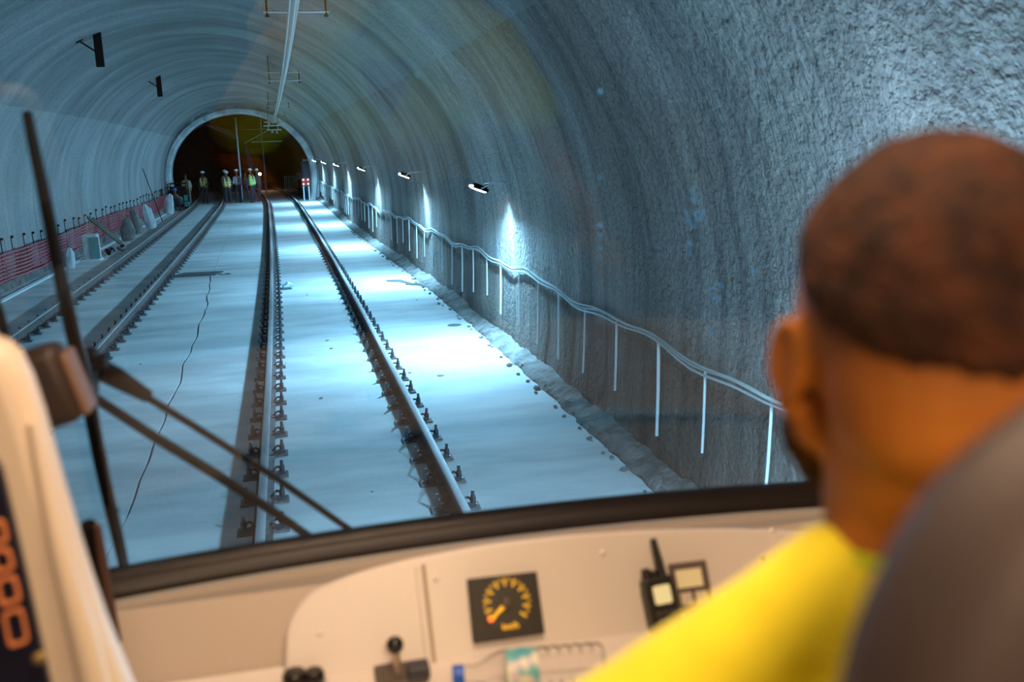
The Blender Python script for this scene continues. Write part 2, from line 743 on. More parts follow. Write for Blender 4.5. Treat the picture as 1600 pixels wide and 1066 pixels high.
def bolt_mb(sx, mb=None):
    mb = mb or MB()
    mb.lathe((sx * .145, 0, .018), [(.034, 0), (.034, .012), (.024, .0125), (.024, .066), (.021, .068), (.021, .082), (.0145, .083), (.0145, .122), (.010, .127)], 10)
    return mb


def clip_mb(sx, mb=None):
    """bent spring clip: loop round the bolt foot, toe on the rail foot"""
    mb = mb or MB()
    pts = []
    for t in range(0, 21):
        a = -2.1 + 4.9 * t / 20
        pts.append((sx * (.098 + .034 * math.cos(a) * 1.0), .050 * math.sin(a), .048 + .022 * math.sin(a * 1.3)))
    pts.append((sx * .062, .030, .046))
    pts.append((sx * .055, .006, .044))
    mb.tube(pts, .0105, 6)
    mb.box((sx * .12, -.05, .04), (.03, .03, .04))
    return mb


plate_me = plate_mesh().mesh('fastener_plate', M_plate)
bolt_me = {s_: bolt_mb(s_).mesh('bolt', M_bolt) for s_ in (-1, 1)}
clip_me = {s_: clip_mb(s_).mesh('spring_clip', M_clip) for s_ in (-1, 1)}
far = plate_mesh()
for s_ in (-1, 1):
    n0 = len(far.f)
    far.lathe((s_ * .145, 0, .018), [(.022, 0), (.021, .05), (.012, .07), (.010, .109)], 6)
    far.box((s_ * .098, 0, .045), (.05, .06, .05))
far_me = far.mesh('far_fastener', M_plate)
RX = {'A': -4.34, 'B': -2.835, 'C': -.395, 'D': 1.11}
RL = {'A': 'steel rail nearest the left wall, rusty web, on a row of fasteners',
      'B': 'right-hand rail of the left track, second from the left wall',
      'C': 'left-hand rail of the right track, crossed by the lower wiper rods',
      'D': 'steel rail nearest the right tunnel wall, running under the wall lamps'}
for key, x0 in RX.items():
    r = thing('rail', (0, 0, 0), RL[key], 'rail', 'steel rails bolted to the concrete floor')
    rail_mesh(x0, 0, 0).build('rail_profile', [M_rail, M_head], r)
    off = .15 if key in 'CD' else .38
    for i in range(88):
        Y = 3.9 + off + .65 * i
        if key in 'AB' and Y < 9:
            continue
        p = (x0 - sh(Y), Y, .001)
        yaw = math.atan((sh(Y + .5) - sh(Y - .5)))
        if Y < 24:
            f_ = inst('fastener', plate_me, p, (0, 0, yaw), r)
            for s_ in (-1, 1):
                inst('bolt', bolt_me[s_], (0, 0, 0), (0, 0, random.uniform(-.02, .02)), f_)
                inst('spring_clip', clip_me[s_], (0, 0, 0), (0, 0, 0), f_)
        else:
            inst('fastener', far_me, p, (0, 0, yaw), r)

# ================================================================== WALL LAMPS
lampname = {13.4: 'bright white floodlight on the right wall nearest the train, strongest glare',
            20.9: 'second bright floodlight along the right wall, left of the strongest one',
            29.0: 'third floodlight along the right wall, small and tilted',
            38.0: 'fourth floodlight along the right wall, above a thin light streak',
            46.5: 'fifth floodlight along the right wall, small bright dash',
            54.5: 'farthest floodlight on the right wall, a tiny upright dash by the dark opening',
            3.9: 'floodlight on the right wall hidden behind the driver head',
            -3.6: 'floodlight on the right wall beside the train, behind the viewer'}
for Y in LAMP_Y:
    nr = .38 * smooth(14, 38, Y)
    X = 2.62 - nr - sh(Y)
    o = thing('wall_lamp', (X, Y, 2.27), lampname[Y], 'lamp', 'floodlights in a row on the right tunnel wall')
    q = Euler((0, math.radians(22), 0)).to_matrix()
    mb = MB()
    mb.box((X, Y, 2.27), (.22, .30, .05), q)
    for k in range(6):
        mb.box(Vector((X, Y, 2.27)) + q @ Vector((-.08 + .032 * k, 0, .035)), (.006, .26, .03), q)
    mb.build('housing', M_blackm, o, smooth_=False)
    mb = MB()
    mb.box(Vector((X, Y, 2.27)) + q @ Vector((0, 0, -.029)), (.18, .26, .008), q)
    mb.box(Vector((X, Y, 2.27)) + q @ Vector((-.115, 0, -.01)), (.012, .24, .03), q)
    mb.build('lens', M_lens, o, smooth_=False)
    mb = MB()
    mb.tube([(X, Y - .17, 2.27), (X + .12, Y - .17, 2.33), (X + .50, Y - .12, 2.36)], .012, 6)
    mb.tube([(X, Y + .17, 2.27), (X + .12, Y + .17, 2.33), (X + .50, Y + .12, 2.36)], .012, 6)
    mb.tube([(X, Y + .17, 2.27), (X, Y - .17, 2.27)], .008, 6)
    mb.build('bracket', M_galv, o)
    area_light('lamp_beam', (-.02, 0, -.045), (-.9, -.04, -1), .2, .25, LAMP_W * 1.25, LAMP_COL, o)
    dn = area_light('lamp_downlight', (.04, 0, -.05), (.10, 0, -1), .10, .16, LAMP_W * .24, LAMP_COL, o)
    dn.data.spread = math.radians(110)
    if Y < 5:                       # added point light brightening the near wall, not a fitting of the lamps
        pl_ = bpy.data.lights.new('added_wall_fill', 'POINT')
        pl_.energy = 85
        pl_.color = (.45, .74, 1.0)
        pl_.shadow_soft_size = .06
        po_ = bpy.data.objects.new('added_wall_fill', pl_)
        C.objects.link(po_)
        po_.location = (-.30, 0, -.22)
        po_.parent = o

# ================================================================== RIGHT WALL CABLE
def wall_x(Y, z):
    s_ = (z - ZS) / (4.35 if z > ZS else 5.0)
    th = math.asin(max(-1, min(1, s_)))
    return prof(th, Y)[0] - sh(Y)


o = thing('wall_cable', (2.9, 2, 1.1), 'pale cable bundle sagging along the right tunnel wall, with thin vertical drops', 'cable')
def cz(Y):
    return 1.17 - .0022 * max(0, Y - 6) + .035 * math.sin(Y * 1.7) + .02 * math.sin(Y * 4.1 + 1) + .02 * math.sin(Y * .6)
for k, (dz, r) in enumerate(((0, .013), (-.03, .010), (.022, .007))):
    mb = MB()
    mb.tube([(wall_x(Y, 1.15) - .055 - .01 * k, Y, cz(Y) + dz + .01 * math.sin(Y * 2.3 + k * 2)) for Y in [2.0 + .25 * i for i in range(225)]], r, 6)
    mb.build('cable', M_cable, o)
for i in range(52):
    Y = 4.6 + 1.03 * i + random.uniform(-.08, .08)
    mb = MB()
    b_ = .36 + random.uniform(-.08, .18)
    lean = random.uniform(-.01, .02)
    mb.tube([(wall_x(Y, 1.12) - .05, Y, cz(Y) - .01), (wall_x(Y, .7) - .05, Y + lean, .7), (wall_x(Y, b_) - .05, Y + lean * 2, b_)], .011 if i % 3 else .015, 6)
    mb.build('drop_pipe', M_pipe, o)

# ================================================================== LEFT WALL CONDUITS
o = thing('conduit_rack', (-6.2, 16, .2), 'eight red conduits strung along the foot of the left wall', 'conduit rack')
for k in range(8):
    mb = MB()
    pts = []
    for i in range(170):
        Y = 14 + 43 * i / 169
        z = .28 + .082 * k - .035 * abs(math.sin(Y * .8)) + .03 * math.sin(Y * .35 + 1) + (.012 * noise.noise(Vector((k * 3, Y * .7, 0))))
        z *= 1 - .0025 * max(0, Y - 25)
        pts.append((-6.14 + nl(Y) - sh(Y) + .03 * math.sin(Y * .8 + k * .3) + .015 * math.sin(Y * 2.9), Y, z))
    mb.tube(pts, .024, 7)
    mb.build('conduit', M_red, o)
for i in range(40):
    Y = 14.5 + 1.08 * i
    mb = MB()
    X = -6.14 + nl(Y) - sh(Y)
    mb.box((X - .035, Y, .56), (.012, .03, .68))
    for k in range(8):
        mb.box((X + .028, Y, .30 + .078 * k), (.012, .035, .02))
    mb.build('strap', M_blackm, o, smooth_=False)
for i in range(46):
    Y = 15.0 + .93 * i + random.uniform(-.15, .15)
    X = -6.22 + nl(Y) - sh(Y)
    h = 1.10 + random.uniform(-.05, .07)
    mb = MB()
    mb.tube([(X, Y, .8), (X - .01, Y, h)], .011, 6)
    mb.box((X + .02, Y - .01, h), (.05, .05, .055))
    mb.build('rod', M_blackm, o)

for k, dx in enumerate((-5.84, -5.91)):
    mb = MB()
    mb.tube([(dx + nl(Y) - sh(Y), Y, .026) for Y in [10 + .8 * i for i in range(60)]], .025, 8)
    o = mb.build('white_pipe', M_pipe)
    tag(o, ['thin white pipe on the floor along the left wall, inner one', 'thin white pipe on the floor along the left wall, outer one against the kerb'][k], 'pipe', 'white pipes on the floor along the left wall')

# ================================================================== RIGID OVERHEAD LINE AND ITS HANGERS
OZ = 4.85


def oz(Y):
    return 4.80 - .0075 * max(0, Y - 30)


o = thing('overhead_line', (.3, 2, OZ), 'rigid aluminium overhead conductor rail hung under the vault above the right track', 'overhead line')
M_alu = mat('aluminium_bar', (.72, .76, .75), .45, .35)
for dx, dz, r in ((-.05, .0, .020), (.05, .0, .020), (0, -.09, .018)):
    mb = MB()
    mb.tube([(.30 + dx - sh(Y), Y, oz(Y) + dz) for Y in [0 + 1. * i for i in range(59)]], r, 6)
    mb.build('conductor', M_alu, o)
mb = MB()
mb.tube([(.30 - sh(Y), Y, oz(Y) - .035) for Y in [0 + 1. * i for i in range(59)]], .040, 8)
mb.build('profile_web', M_alu, o)
hl = {15: 'overhead line hanger nearest the train, wide crossbar at the top edge', 29.5: 'second overhead line hanger, double crossbar on two drop rods',
      43.5: 'third overhead line hanger, small double crossbar', 52.5: 'fourth overhead line hanger, just before the dark opening'}
for Y, lab in hl.items():
    x = .36 - sh(Y)
    t = thing('line_hanger', (x, Y, oz(Y)), lab, 'hanger', 'hangers carrying the overhead line')
    for s_ in (-1, 1):
        mb = MB()
        xt = x + s_ * .42
        u = (xt + sh(Y) - CX) / 4.78
        zt = ZS + 4.35 * math.sqrt(max(0, 1 - u * u)) + .08
        mb.tube([(xt, Y, oz(Y) - .03), (xt, Y, zt)], .016, 6)
        mb.lathe((xt, Y, oz(Y) - .03), [(.03, 0), (.03, .03)], 8)
        mb.build('drop_rod', M_blackm, t)
    for dz in (.04, .27):
        if Y == 15 and dz > .1:
            continue
        mb = MB()
        mb.tube([(x - .47, Y, oz(Y) + dz), (x + .47, Y, oz(Y) + dz)], .017, 6)
        mb.build('crossbar', M_galv, t)
    mb = MB()
    mb.lathe((x - .06, Y, oz(Y) + .0), [(.035, 0), (.05, .02), (.03, .035), (.05, .05), (.03, .07), (.03, .26)], 10)
    mb.build('insulator', M_blackm, t)
# tensioning gear where the line ends at the opening
Y = 57
x = .25 - sh(Y)
t = thing('tension_gear', (x, Y, 4.2), 'cluster of metal insulators and clamps where the overhead line meets the dark opening', 'insulator')
mb = MB()
for s_ in (-.25, .28):
    mb.tube([(x + s_, Y, 4.05), (x + s_, Y, 4.95)], .03, 6)
mb.build('post', M_galv, t)
for k, (z, L_) in enumerate(((4.45, .9), (4.25, 1.1), (4.02, .8))):
    mb = MB()
    mb.box((x + .03 * k, Y - .05, z), (L_, .07, .07))
    mb.build('crossbar', M_galv, t, smooth_=False)
for k, (dx, z) in enumerate(((-.2, 4.3), (.05, 4.36), (.3, 4.3), (-.05, 3.85), (.2, 3.8))):
    mb = MB()
    mb.lathe((x + dx, Y - .1, z), [(.05, 0), (.09, .03), (.05, .06), (.09, .09), (.05, .12), (.05, .2)], 8)
    mb.build('insulator', M_galv, t)
mb = MB()
mb.tube([(x - .3, Y, 4.0), (x - 1.7, Y + 2, 3.35)], .015, 5)
mb.tube([(x - 1.3, Y + 2, 3.42), (x + .4, Y + 1, 3.40)], .02, 5)
mb.tube([(x - 1.9, Y + 3, 4.15), (x - .2, Y + 1, 4.1)], .012, 5)
mb.build('stay_wire', M_galv, t)

# brackets in the vault over the left track, its line not hung yet
for k, (Y, lab) in enumerate(((23, 'dark bracket hanging from the vault above the left track, nearest'),
                              (35, 'small dark bracket hanging from the vault above the left track, second'),
                              (56.5, 'grey bracket at the rim of the bright ring, upper left'))):
    xl = -3.6 if k < 2 else -4.0
    x = xl - sh(Y)
    u = (xl - CX) / 4.78
    zt = ZS + 4.35 * math.sqrt(1 - u * u)
    t = thing('vault_bracket', (x, Y, zt), lab, 'bracket', 'brackets hanging over the left track')
    m_ = M_blackm if k < 2 else M_galv
    mb = MB()
    mb.box((x, Y, zt - .35), (.16, .10, .75))
    mb.build('leg', m_, t, smooth_=False)
    mb = MB()
    rt = Euler((0, math.radians(-28), 0)).to_matrix()
    mb.box((x - .12, Y, zt - .02), (.75, .12, .07), rt)
    mb.build('arm', m_, t, smooth_=False)
    mb = MB()
    mb.tube([(x - .35, Y, zt - .2), (x, Y, zt - .45)], .02, 6)
    mb.build('strut', m_, t)
    if k == 2:
        mb = MB()
        mb.box((x + .65, Y, zt - .45), (.4, .1, .08), Euler((0, .5, 0)).to_matrix())
        mb.box((x + .6, Y, zt - .5), (.12, .1, .5), Euler((0, -.4, 0)).to_matrix())
        mb.build('clamp', m_, t, smooth_=False)

# ================================================================== CLUTTER ALONG THE LEFT WALL AND ON THE FLOOR
def sack(name, loc, r, h, m, label, cat, tilt=(0, 0, 0), neck=True):
    mb = MB()
    mb.lathe((0, 0, 0), [(r * .8, 0), (r, h * .1), (r * 1.02, h * .4), (r * .85, h * .7), (r * .55, h * .88), (r * .35, h * .96), (r * .2, h)], 14)
    for i, v in enumerate(mb.v):
        p = Vector(v)
        n = noise.noise(p * 7 + Vector(loc)) * .16 + .05 * math.sin(6 * math.atan2(p.y, p.x) + loc[1]) * (p.z / h)
        mb.v[i] = (p.x * (1 + n * 2) + .05 * (p.z / h) ** 2, p.y * (.8 + n * 2), p.z * (1 + n * .5))
    rm = Euler(tilt).to_matrix()
    mb.v = [tuple(rm @ Vector(v) + Vector(loc)) for v in mb.v]
    lo = min(v[2] for v in mb.v)
    mb.v = [(v[0] + .12, v[1], v[2] - lo + .004) for v in mb.v]
    return tag(mb.build(name, m), label, cat)


sack('sack', (-5.83, 38.4, 0), .2, .95, M_sackb, 'grey brown sack standing against the red conduits, darker of the pair', 'sack', (.1, -.18, 0))
sack('sack', (-5.62, 40.4, 0), .2, 1.0, M_sack, 'white sack leaning upright beside the left rail', 'sack', (.1, -.22, 0))
sack('sack', (-5.75, 35.6, 0), .24, .75, M_sackb, 'small slumped brown sack behind the leaning planks', 'sack', (0, -.1, 0))
sack('sack', (-6.12, 50.3, 0), .24, .95, M_sack, 'large white bag by the dark equipment at the far left', 'bag', (0, .12, 0))
sack('sack', (-6.02, 27.5, .0), .14, .55, M_sack, 'small white bag hanging low near the wiper blade, left', 'bag', (0, 0, .3))
# white and teal drum-like box
t = thing('crate', (-5.70, 29.4, 0), 'upright white box with a teal front standing by the conduits', 'crate')
mb = MB()
mb.box((-5.70, 29.5, .38), (.42, .35, .72))
mb.build('body', M_sack, t, smooth_=False, bevel=.04)
mb = MB()
mb.box((-5.58, 29.29, .36), (.26, .03, .6))
mb.build('front_panel', M_teal, t, smooth_=False)
mb = MB()
mb.box((-5.70, 29.45, .02), (.5, .5, .04))
mb.build('base', M_pipe, t, smooth_=False)
# planks
for k, (x, y, dx, lab) in enumerate(((-5.75, 33.2, .30, 'brown plank leaning on the red conduits, front one'), (-5.83, 34.0, .22, 'brown plank leaning on the red conduits, back one'))):
    mb = MB()
    a, b = Vector((x + dx, y, .0)), Vector((-6.08 - sh(y) * 0 - .25, y - .5, 1.0 - .1 * k))
    d = (b - a)
    q = Vector((0, 0, 1)).rotation_difference(d.normalized()).to_matrix()
    mb.box((a + b) / 2, (.05, .16, d.length), q)
    lo = min(v[2] for v in mb.v)
    mb.v = [(v[0], v[1], v[2] - lo) for v in mb.v]
    tag(mb.build('plank', M_wood, smooth_=False), lab, 'plank', 'planks leaning on the conduits')
mb = MB()
mb.tube([(-5.6, 44.6, .02), (-6.45, 46.5, 2.3)], .018, 6)
tag(mb.build('leaning_bar', M_blackm), 'thin dark bar leaning high against the left wall', 'bar')


def heap(name, cx_, cy, n, r, m, label, cat, sz=(.05, .16), dark=None):
    t = thing(name, (cx_, cy, 0), label, cat)
    for i in range(n):
        s_ = random.uniform(*sz)
        mb = MB()
        a = random.uniform(0, 2 * PI)
        rr = r * math.sqrt(random.random())
        x, y = cx_ + rr * math.cos(a) * .6, cy + rr * math.sin(a)
        mb.ell((x, y, s_ * .42), (s_, s_ * random.uniform(.6, 1.1), s_ * .5), 7, 5, Euler((random.random(), random.random(), random.random() * 6)).to_matrix())
        lo = min(v[2] for v in mb.v)
        mb.v = [(v[0], v[1], v[2] - lo) for v in mb.v]
        mb.build('lump', m if (not dark or i % 2) else dark, t, smooth_=False)
    return t


heap('rag_heap', -5.66, 30.6, 9, .5, M_stone, 'heap of dark rags and tools on the floor beside the teal crate', 'debris', (.06, .15), M_blackm)
heap('rag_heap', -5.5, 32.0, 9, .55, M_stone, 'second heap of scrap in front of the leaning planks', 'debris', (.06, .14), M_blackm)
# generator-like equipment at far left
t = thing('equipment', (-5.2, 54.6, 0), 'dark machine with pipes and a yellow tank beside the far left wall', 'machine')
mb = MB()
mb.box((-5.35, 54.8, .55), (.95, 1.2, .9))
mb.box((-5.35, 54.8, 1.08), (.8, .9, .2))
mb.build('body', M_blackm, t, smooth_=False, bevel=.05)
mb = MB()
mb.ell((-5.25, 54.0, .5), (.16, .14, .2))
mb.build('tank', mat('dull_yellow', (.45, .45, .08), .6), t)
mb = MB()
mb.tube([(-5.80, 54.2, 0), (-5.80, 54.2, 1.35), (-4.9, 54.2, 1.35), (-4.9, 54.2, 0)], .035, 6)
mb.tube([(-5.80, 55.4, 0), (-5.80, 55.4, 1.35), (-4.9, 55.4, 1.35), (-4.9, 55.4, 0)], .035, 6)
mb.build('frame', M_blackm, t)
for a in (-.45, .35):
    mb = MB()
    mb.lathe((-5.3 + a, 54.1, .22), [(.2, -.05), (.2, .05)], 12, axis=(0, 1, 0))
    mb.build('wheel', M_black, t)
mb = MB()
mb.box((-4.95, 54.05, .6), (.16, .12, .3))
mb.box((-4.9, 53.95, .28), (.25, .2, .25))
mb.build('control_box', M_teal, t, smooth_=False)
t.location.x -= .56

# floor plate near the crack
t = thing('floor_hatch', (-2.45, 23.9, 0), 'dark square hatch plate lying on the slab left of the floor crack', 'hatch')
mb = MB()
mb.prism([(-.62, -.28), (.46, -.36), (.6, .22), (-.34, .3)], (-2.4, 24.4, .004), (1, 0, 0), (0, 1, 0), (0, 0, 1), .03)
mb.build('plate', mat('hatch_iron', (.12, .11, .12), .8, var=(.07, .065, .07), vscale=6), t, smooth_=False)
for k in range(6):
    mb = MB()
    mb.ell((-1.95 + .07 * k + random.uniform(-.02, .02), 24.15 + random.uniform(-.15, .15), .015), (.05, .04, .025), 6, 4)
    mb.build('crumb', M_stone, t, smooth_=False)
for k, (x, y, r, lab) in enumerate(((2.40, 15.3, .115, 'flat round iron cover on the floor near the right wall'), (1.66, 11.9, .045, 'tiny round plug in the floor right of the rail'))):
    mb = MB()
    mb.lathe((x, y, 0), [(r, 0), (r, .006), (r * .85, .009), (r * .2, .008)], 20)
    tag(mb.build('floor_cover', M_plate), lab, 'cover')
# sticks
for k, (a, b, lab) in enumerate((((1.86, 21.05, .02), (2.30, 20.45, .02), 'grey stick lying on the floor by the right wall, left one'),
                                 ((2.20, 20.35, .02), (2.58, 19.75, .02), 'grey stick lying on the floor by the right wall, right one'))):
    mb = MB()
    a, b = Vector(a), Vector(b)
    mid = (a + b) / 2 + Vector((.05, .02, .02))
    mb.tube([a, mid, b], [.022, .03, .02], 6)
    lo = min(v[2] for v in mb.v)
    mb.v = [(v[0], v[1], v[2] - lo) for v in mb.v]
    tag(mb.build('stick', mat('stick_grey' + str(k), (.25, .23, .21), .9)), lab, 'stick')
# blue plastic scrap on the rail fasteners
mb = MB()
rows = []
for i in range(9):
    row = []
    for j in range(9):
        x, y = -.36 + .03 * i, 20.75 + .05 * j
        z = .13 + .06 * noise.noise(Vector((x * 9, y * 6, 1))) - .02 * abs(i - 4)
        row.append((x, y, max(.03, z)))
    rows.append(row)
mb.grid(rows)
o = mb.build('plastic_scrap', mat('blue_plastic', (.25, .62, .85), .35), None)
sm = o.modifiers.new('thick', 'SOLIDIFY')
sm.thickness = .003
tag(o, 'scrap of light blue plastic caught on the fasteners of the middle rail', 'plastic scrap')

# rubble at the foot of the right wall
rub = [MB() for _ in range(6)]
for k, m_ in enumerate(rub):
    m_.ell((0, 0, 0), (1, .8, .6), 7, 5)
    m_.v = [tuple(Vector(v) * (1 + .35 * noise.noise(Vector(v) * 1.7 + Vector((k * 5, 0, 0))))) for v in m_.v]
rme = [m_.mesh('rubble_stone', M_stone, smooth_=False) for m_ in rub]
for i in range(60):
    Y = 5.5 + 30 * (i / 60) ** 1.3 + random.uniform(-.2, .2)
    nr = .38 * smooth(14, 38, Y) * .95
    s_ = random.uniform(.018, .05) * (1.35 if random.random() < .12 else 1)
    X = 2.68 - nr - sh(Y) - abs(random.gauss(0, .04)) + .03
    o = inst('rubble_stone', rme[i % 6], (X, Y, s_ * .45), (random.uniform(-.3, .3), random.uniform(-.3, .3), random.uniform(0, 6)), None, (s_, s_, s_ * .8))
    tag(o, 'loose grey stone at the foot of the right tunnel wall', 'stone', 'loose stones along the right wall foot')
for k in range(16):
    x, y = random.uniform(-2.8, 2.2), random.uniform(7.5, 26)
    s_ = random.uniform(.012, .03)
    o = inst('concrete_chip', rme[k % 6], (x, y, s_ * .3), (0, 0, random.random() * 6), None, (s_, s_ * 1.4, s_ * .5))
    tag(o, 'small concrete chip lying on the open floor slab', 'chip', 'concrete chips scattered on the slab')

# ================================================================== FAR PEOPLE
M_ftrou = mat('dark_trousers', (.03, .03, .045), .9)
M_orange = mat('orange_hivis', (.85, .33, .02), .7)
M_green = mat('green_hivis', (.35, .75, .05), .7)
M_refl = mat('reflective_tape', (.95, .90, .55), .35)
M_helm = mat('white_helmet', (.85, .85, .82), .35)
M_helmb = mat('blue_helmet', (.03, .12, .6), .35)
M_grey = mat('grey_pink_cloth', (.40, .30, .32), .9)
M_brown = mat('brown_cloth', (.38, .25, .17), .9)
M_blue = mat('pale_blue_shirt', (.25, .36, .62), .85)
M_darkc = mat('dark_cloth', (.04, .045, .06), .9)
M_fskin = mat('worker_skin', (.20, .09, .045), .6)


def person(loc, h, yaw, label, top, vest=None, helmet=None, pose='stand', lean=0., group='workers standing at the dark opening', trou=None, tape=True):
    k = h / 1.75
    r = thing('person', loc, label, 'person', group)
    r.rotation_euler = (0, 0, yaw)
    crouch = pose == 'crouch'
    hip = Vector((0, 0, .93)) if not crouch else Vector((0, -.12, .42))
    ft = Vector((0, .02 + lean * .1, 0))
    sho = hip + Vector((0, (.05 + lean) if not crouch else .28, .50 if not crouch else .40))
    head = sho + Vector((0, .03 + lean * .4, .26 if not crouch else .22))
    mb = MB()
    knees, hands = [], []
    for s_ in (-1, 1):
        foot = Vector((s_ * .12, .03 * s_, .045))
        knee = Vector((s_ * .11, .02 + .02 * s_, .50)) if not crouch else Vector((s_ * .16, .26, .47))
        if crouch:
            foot = Vector((s_ * .13, .05, .045))
        hj = hip + Vector((s_ * .09, 0, -.02))
        capsule(mb, hj, knee, .085, .058, 9)
        capsule(mb, knee, foot + Vector((0, 0, .05)), .058, .04, 9)
        capsule(mb, foot + Vector((0, -.05, 0)), foot + Vector((0, .14, -.01)), .042, .035, 8)
        knees.append((hj, knee, foot))
        sj = sho + Vector((s_ * .18, 0, -.04))
        el = sj + Vector((s_ * .07, -.02, -.29)) if not crouch else sj + Vector((s_ * .05, .16, -.2))
        ha = el + (Vector((s_ * -.02, .12, -.22)) if s_ > 0 or pose == 'stand2' else Vector((s_ * -.10, .20, -.06)))
        capsule(mb, sj, el, .05, .038, 8)
        capsule(mb, el, ha, .038, .026, 8)
        mb.ell(ha + Vector((0, .02, -.04)), (.022, .035, .05), 8, 6)
        for f_ in range(4):
            capsule(mb, ha + Vector((s_ * (-.012 + .008 * f_), .03, -.07)), ha + Vector((s_ * (-.014 + .009 * f_), .045, -.12 + .004 * abs(f_ - 1.5))), .008, .006, 5)
        capsule(mb, ha + Vector((s_ * -.02, .03, -.03)), ha + Vector((s_ * -.035, .06, -.07)), .009, .007, 5)
        hands.append((sj, el, ha))
    capsule(mb, hip, sho - Vector((0, 0, .06)), .13, .15, 12)
    capsule(mb, sho, head - Vector((0, 0, .03)), .055, .05, 8)
    mb.ell(head + Vector((0, .01, .03)), (.077, .095, .115), 12, 9)
    mb.ell(head + Vector((0, .10, .01)), (.014, .02, .022), 6, 5)
    for s_ in (-1, 1):
        mb.ell(head + Vector((s_ * .078, 0, .02)), (.012, .02, .032), 6, 5)
    mb.v = [tuple(Vector(v) * k) for v in mb.v]
    b = blob('body', mb, M_fskin, .018, r, 2)

    def cloth(name, segs, m, vox=.022):
        c = MB()
        for a, b_, ra, rb in segs:
            capsule(c, a * k, b_ * k, ra * k, rb * k, 10)
        return blob(name, c, m, vox, r, 2)
    seg = []
    for hj, kn, fo in knees:
        seg += [(hj, kn, .10, .075), (kn, fo + Vector((0, 0, .08)), .075, .06)]
    seg.append((hip + Vector((-.04, 0, 0)), hip + Vector((.04, 0, .02)), .14, .14))
    cloth('trousers', seg, trou or M_ftrou)
    seg = [(hip + Vector((-.05, 0, .1)), sho + Vector((-.08, 0, -.09)), .13, .13), (hip + Vector((.05, 0, .1)), sho + Vector((.08, 0, -.09)), .13, .13)]
    for sj, el, ha in hands:
        seg += [(sj, el, .065, .052), (el, ha.lerp(el, .1), .05, .038)]
    cloth('shirt', seg, top)
    if vest:
        cloth('vest', [(hip + Vector((-.06, 0, .06)), sho + Vector((-.09, 0, -.10)), .145, .145), (hip + Vector((.06, 0, .06)), sho + Vector((.09, 0, -.10)), .145, .145)], vest)
        for dz, nm in ((.14, 'tape_band'), (.27, 'tape_band')):
            c = MB()
            ce = (hip.lerp(sho, dz / .5)) * k
            n = 20
            for z in (0,):
                ring = [(ce.x + .222 * k * math.cos(2 * PI * i / n), ce.y + .162 * k * math.sin(2 * PI * i / n)) for i in range(n)]
                vs = [(x_, y_, ce.z - .025) for x_, y_ in ring] + [(x_, y_, ce.z + .025) for x_, y_ in ring]
                c.add(vs, [(i, (i + 1) % n, n + (i + 1) % n, n + i) for i in range(n)])
            inst(nm, c.mesh(nm, M_refl), (0, 0, 0), (0, 0, 0), r)
        for s_ in (-1, 1):
            c = MB()
            pts = [(s_ * .10 * k, (hip.y + .158) * k, (hip.z + .10) * k), (s_ * .10 * k, (sho.y + .150) * k, (sho.z - .06) * k), (s_ * .11 * k, sho.y * k, (sho.z + .065) * k),
                   (s_ * .10 * k, (sho.y - .150) * k, (sho.z - .06) * k), (s_ * .10 * k, (hip.y - .158) * k, (hip.z + .10) * k)]
            c.tube(pts, .022, 5)
            inst('tape_strap', c.mesh('tape_strap', M_refl), (0, 0, 0), (0, 0, 0), r)
    hc = (head + Vector((0, .0, .055))) * k
    c = MB()
    if helmet:
        c.lathe(hc, [(.128, 0), (.125, .012), (.108, .015), (.105, .05), (.08, .09), (.04, .11), (.005, .115)], 16)
        c.box(hc + Vector((0, .13, .008)), (.12, .09, .012))
        inst('helmet', c.mesh('helmet', helmet), (0, 0, 0), (0, 0, 0), r)
    else:
        c.ell(hc + Vector((0, -.01, .0)), (.085, .103, .09), 12, 8)
        inst('hair', c.mesh('hair', M_hair), (0, 0, 0), (0, 0, 0), r)
    return r


def P(x, y):
    return (x, y, .002)


person(P(-4.92, 58.9), 1.78, PI - .3, 'worker in a white helmet and orange vest, leftmost of the vested group', M_darkc, M_orange, M_helm)
person(P(-3.74, 59.3), 1.78, .1, 'worker in a white helmet and orange vest standing behind his twin in the middle group', M_darkc, M_orange, M_helm)
person(P(-3.58, 57.8), 1.74, .0, 'worker in an orange vest with bright tape bands, front of the middle pair', M_darkc, M_orange, M_helm)
person(P(-3.02, 58.4), 1.82, .5, 'worker in a white helmet and grey pink jacket right of the orange vests', M_grey, None, M_helm)
person(P(-2.64, 58.9), 1.66, -.5, 'dark clothed bareheaded worker between the grey jacket and the green vest', M_darkc, None, None)
person(P(-2.20, 57.9), 1.84, .9, 'worker in a helmet and green hi-vis vest beside the grey pole', M_darkc, M_green, M_helm, 'stand2')
person(P(-1.86, 58.9), 1.80, 1.1, 'worker in dark clothes and a helmet just right of the green vest', M_darkc, None, M_helm)
person(P(-5.70, 57.1), 1.72, .3, 'worker in a brown shirt standing by the dark machine', M_brown, None, None, trou=mat('khaki', (.2, .17, .14), .9))
person(P(-5.78, 53.0), 1.70, .9, 'worker with a blue helmet bending beside the dark machine', M_darkc, None, M_helmb, 'crouch')
person(P(.55, 64.5), 1.78, 2.4, 'person in a pale blue shirt near the right side of the dark opening', M_blue, None, None)

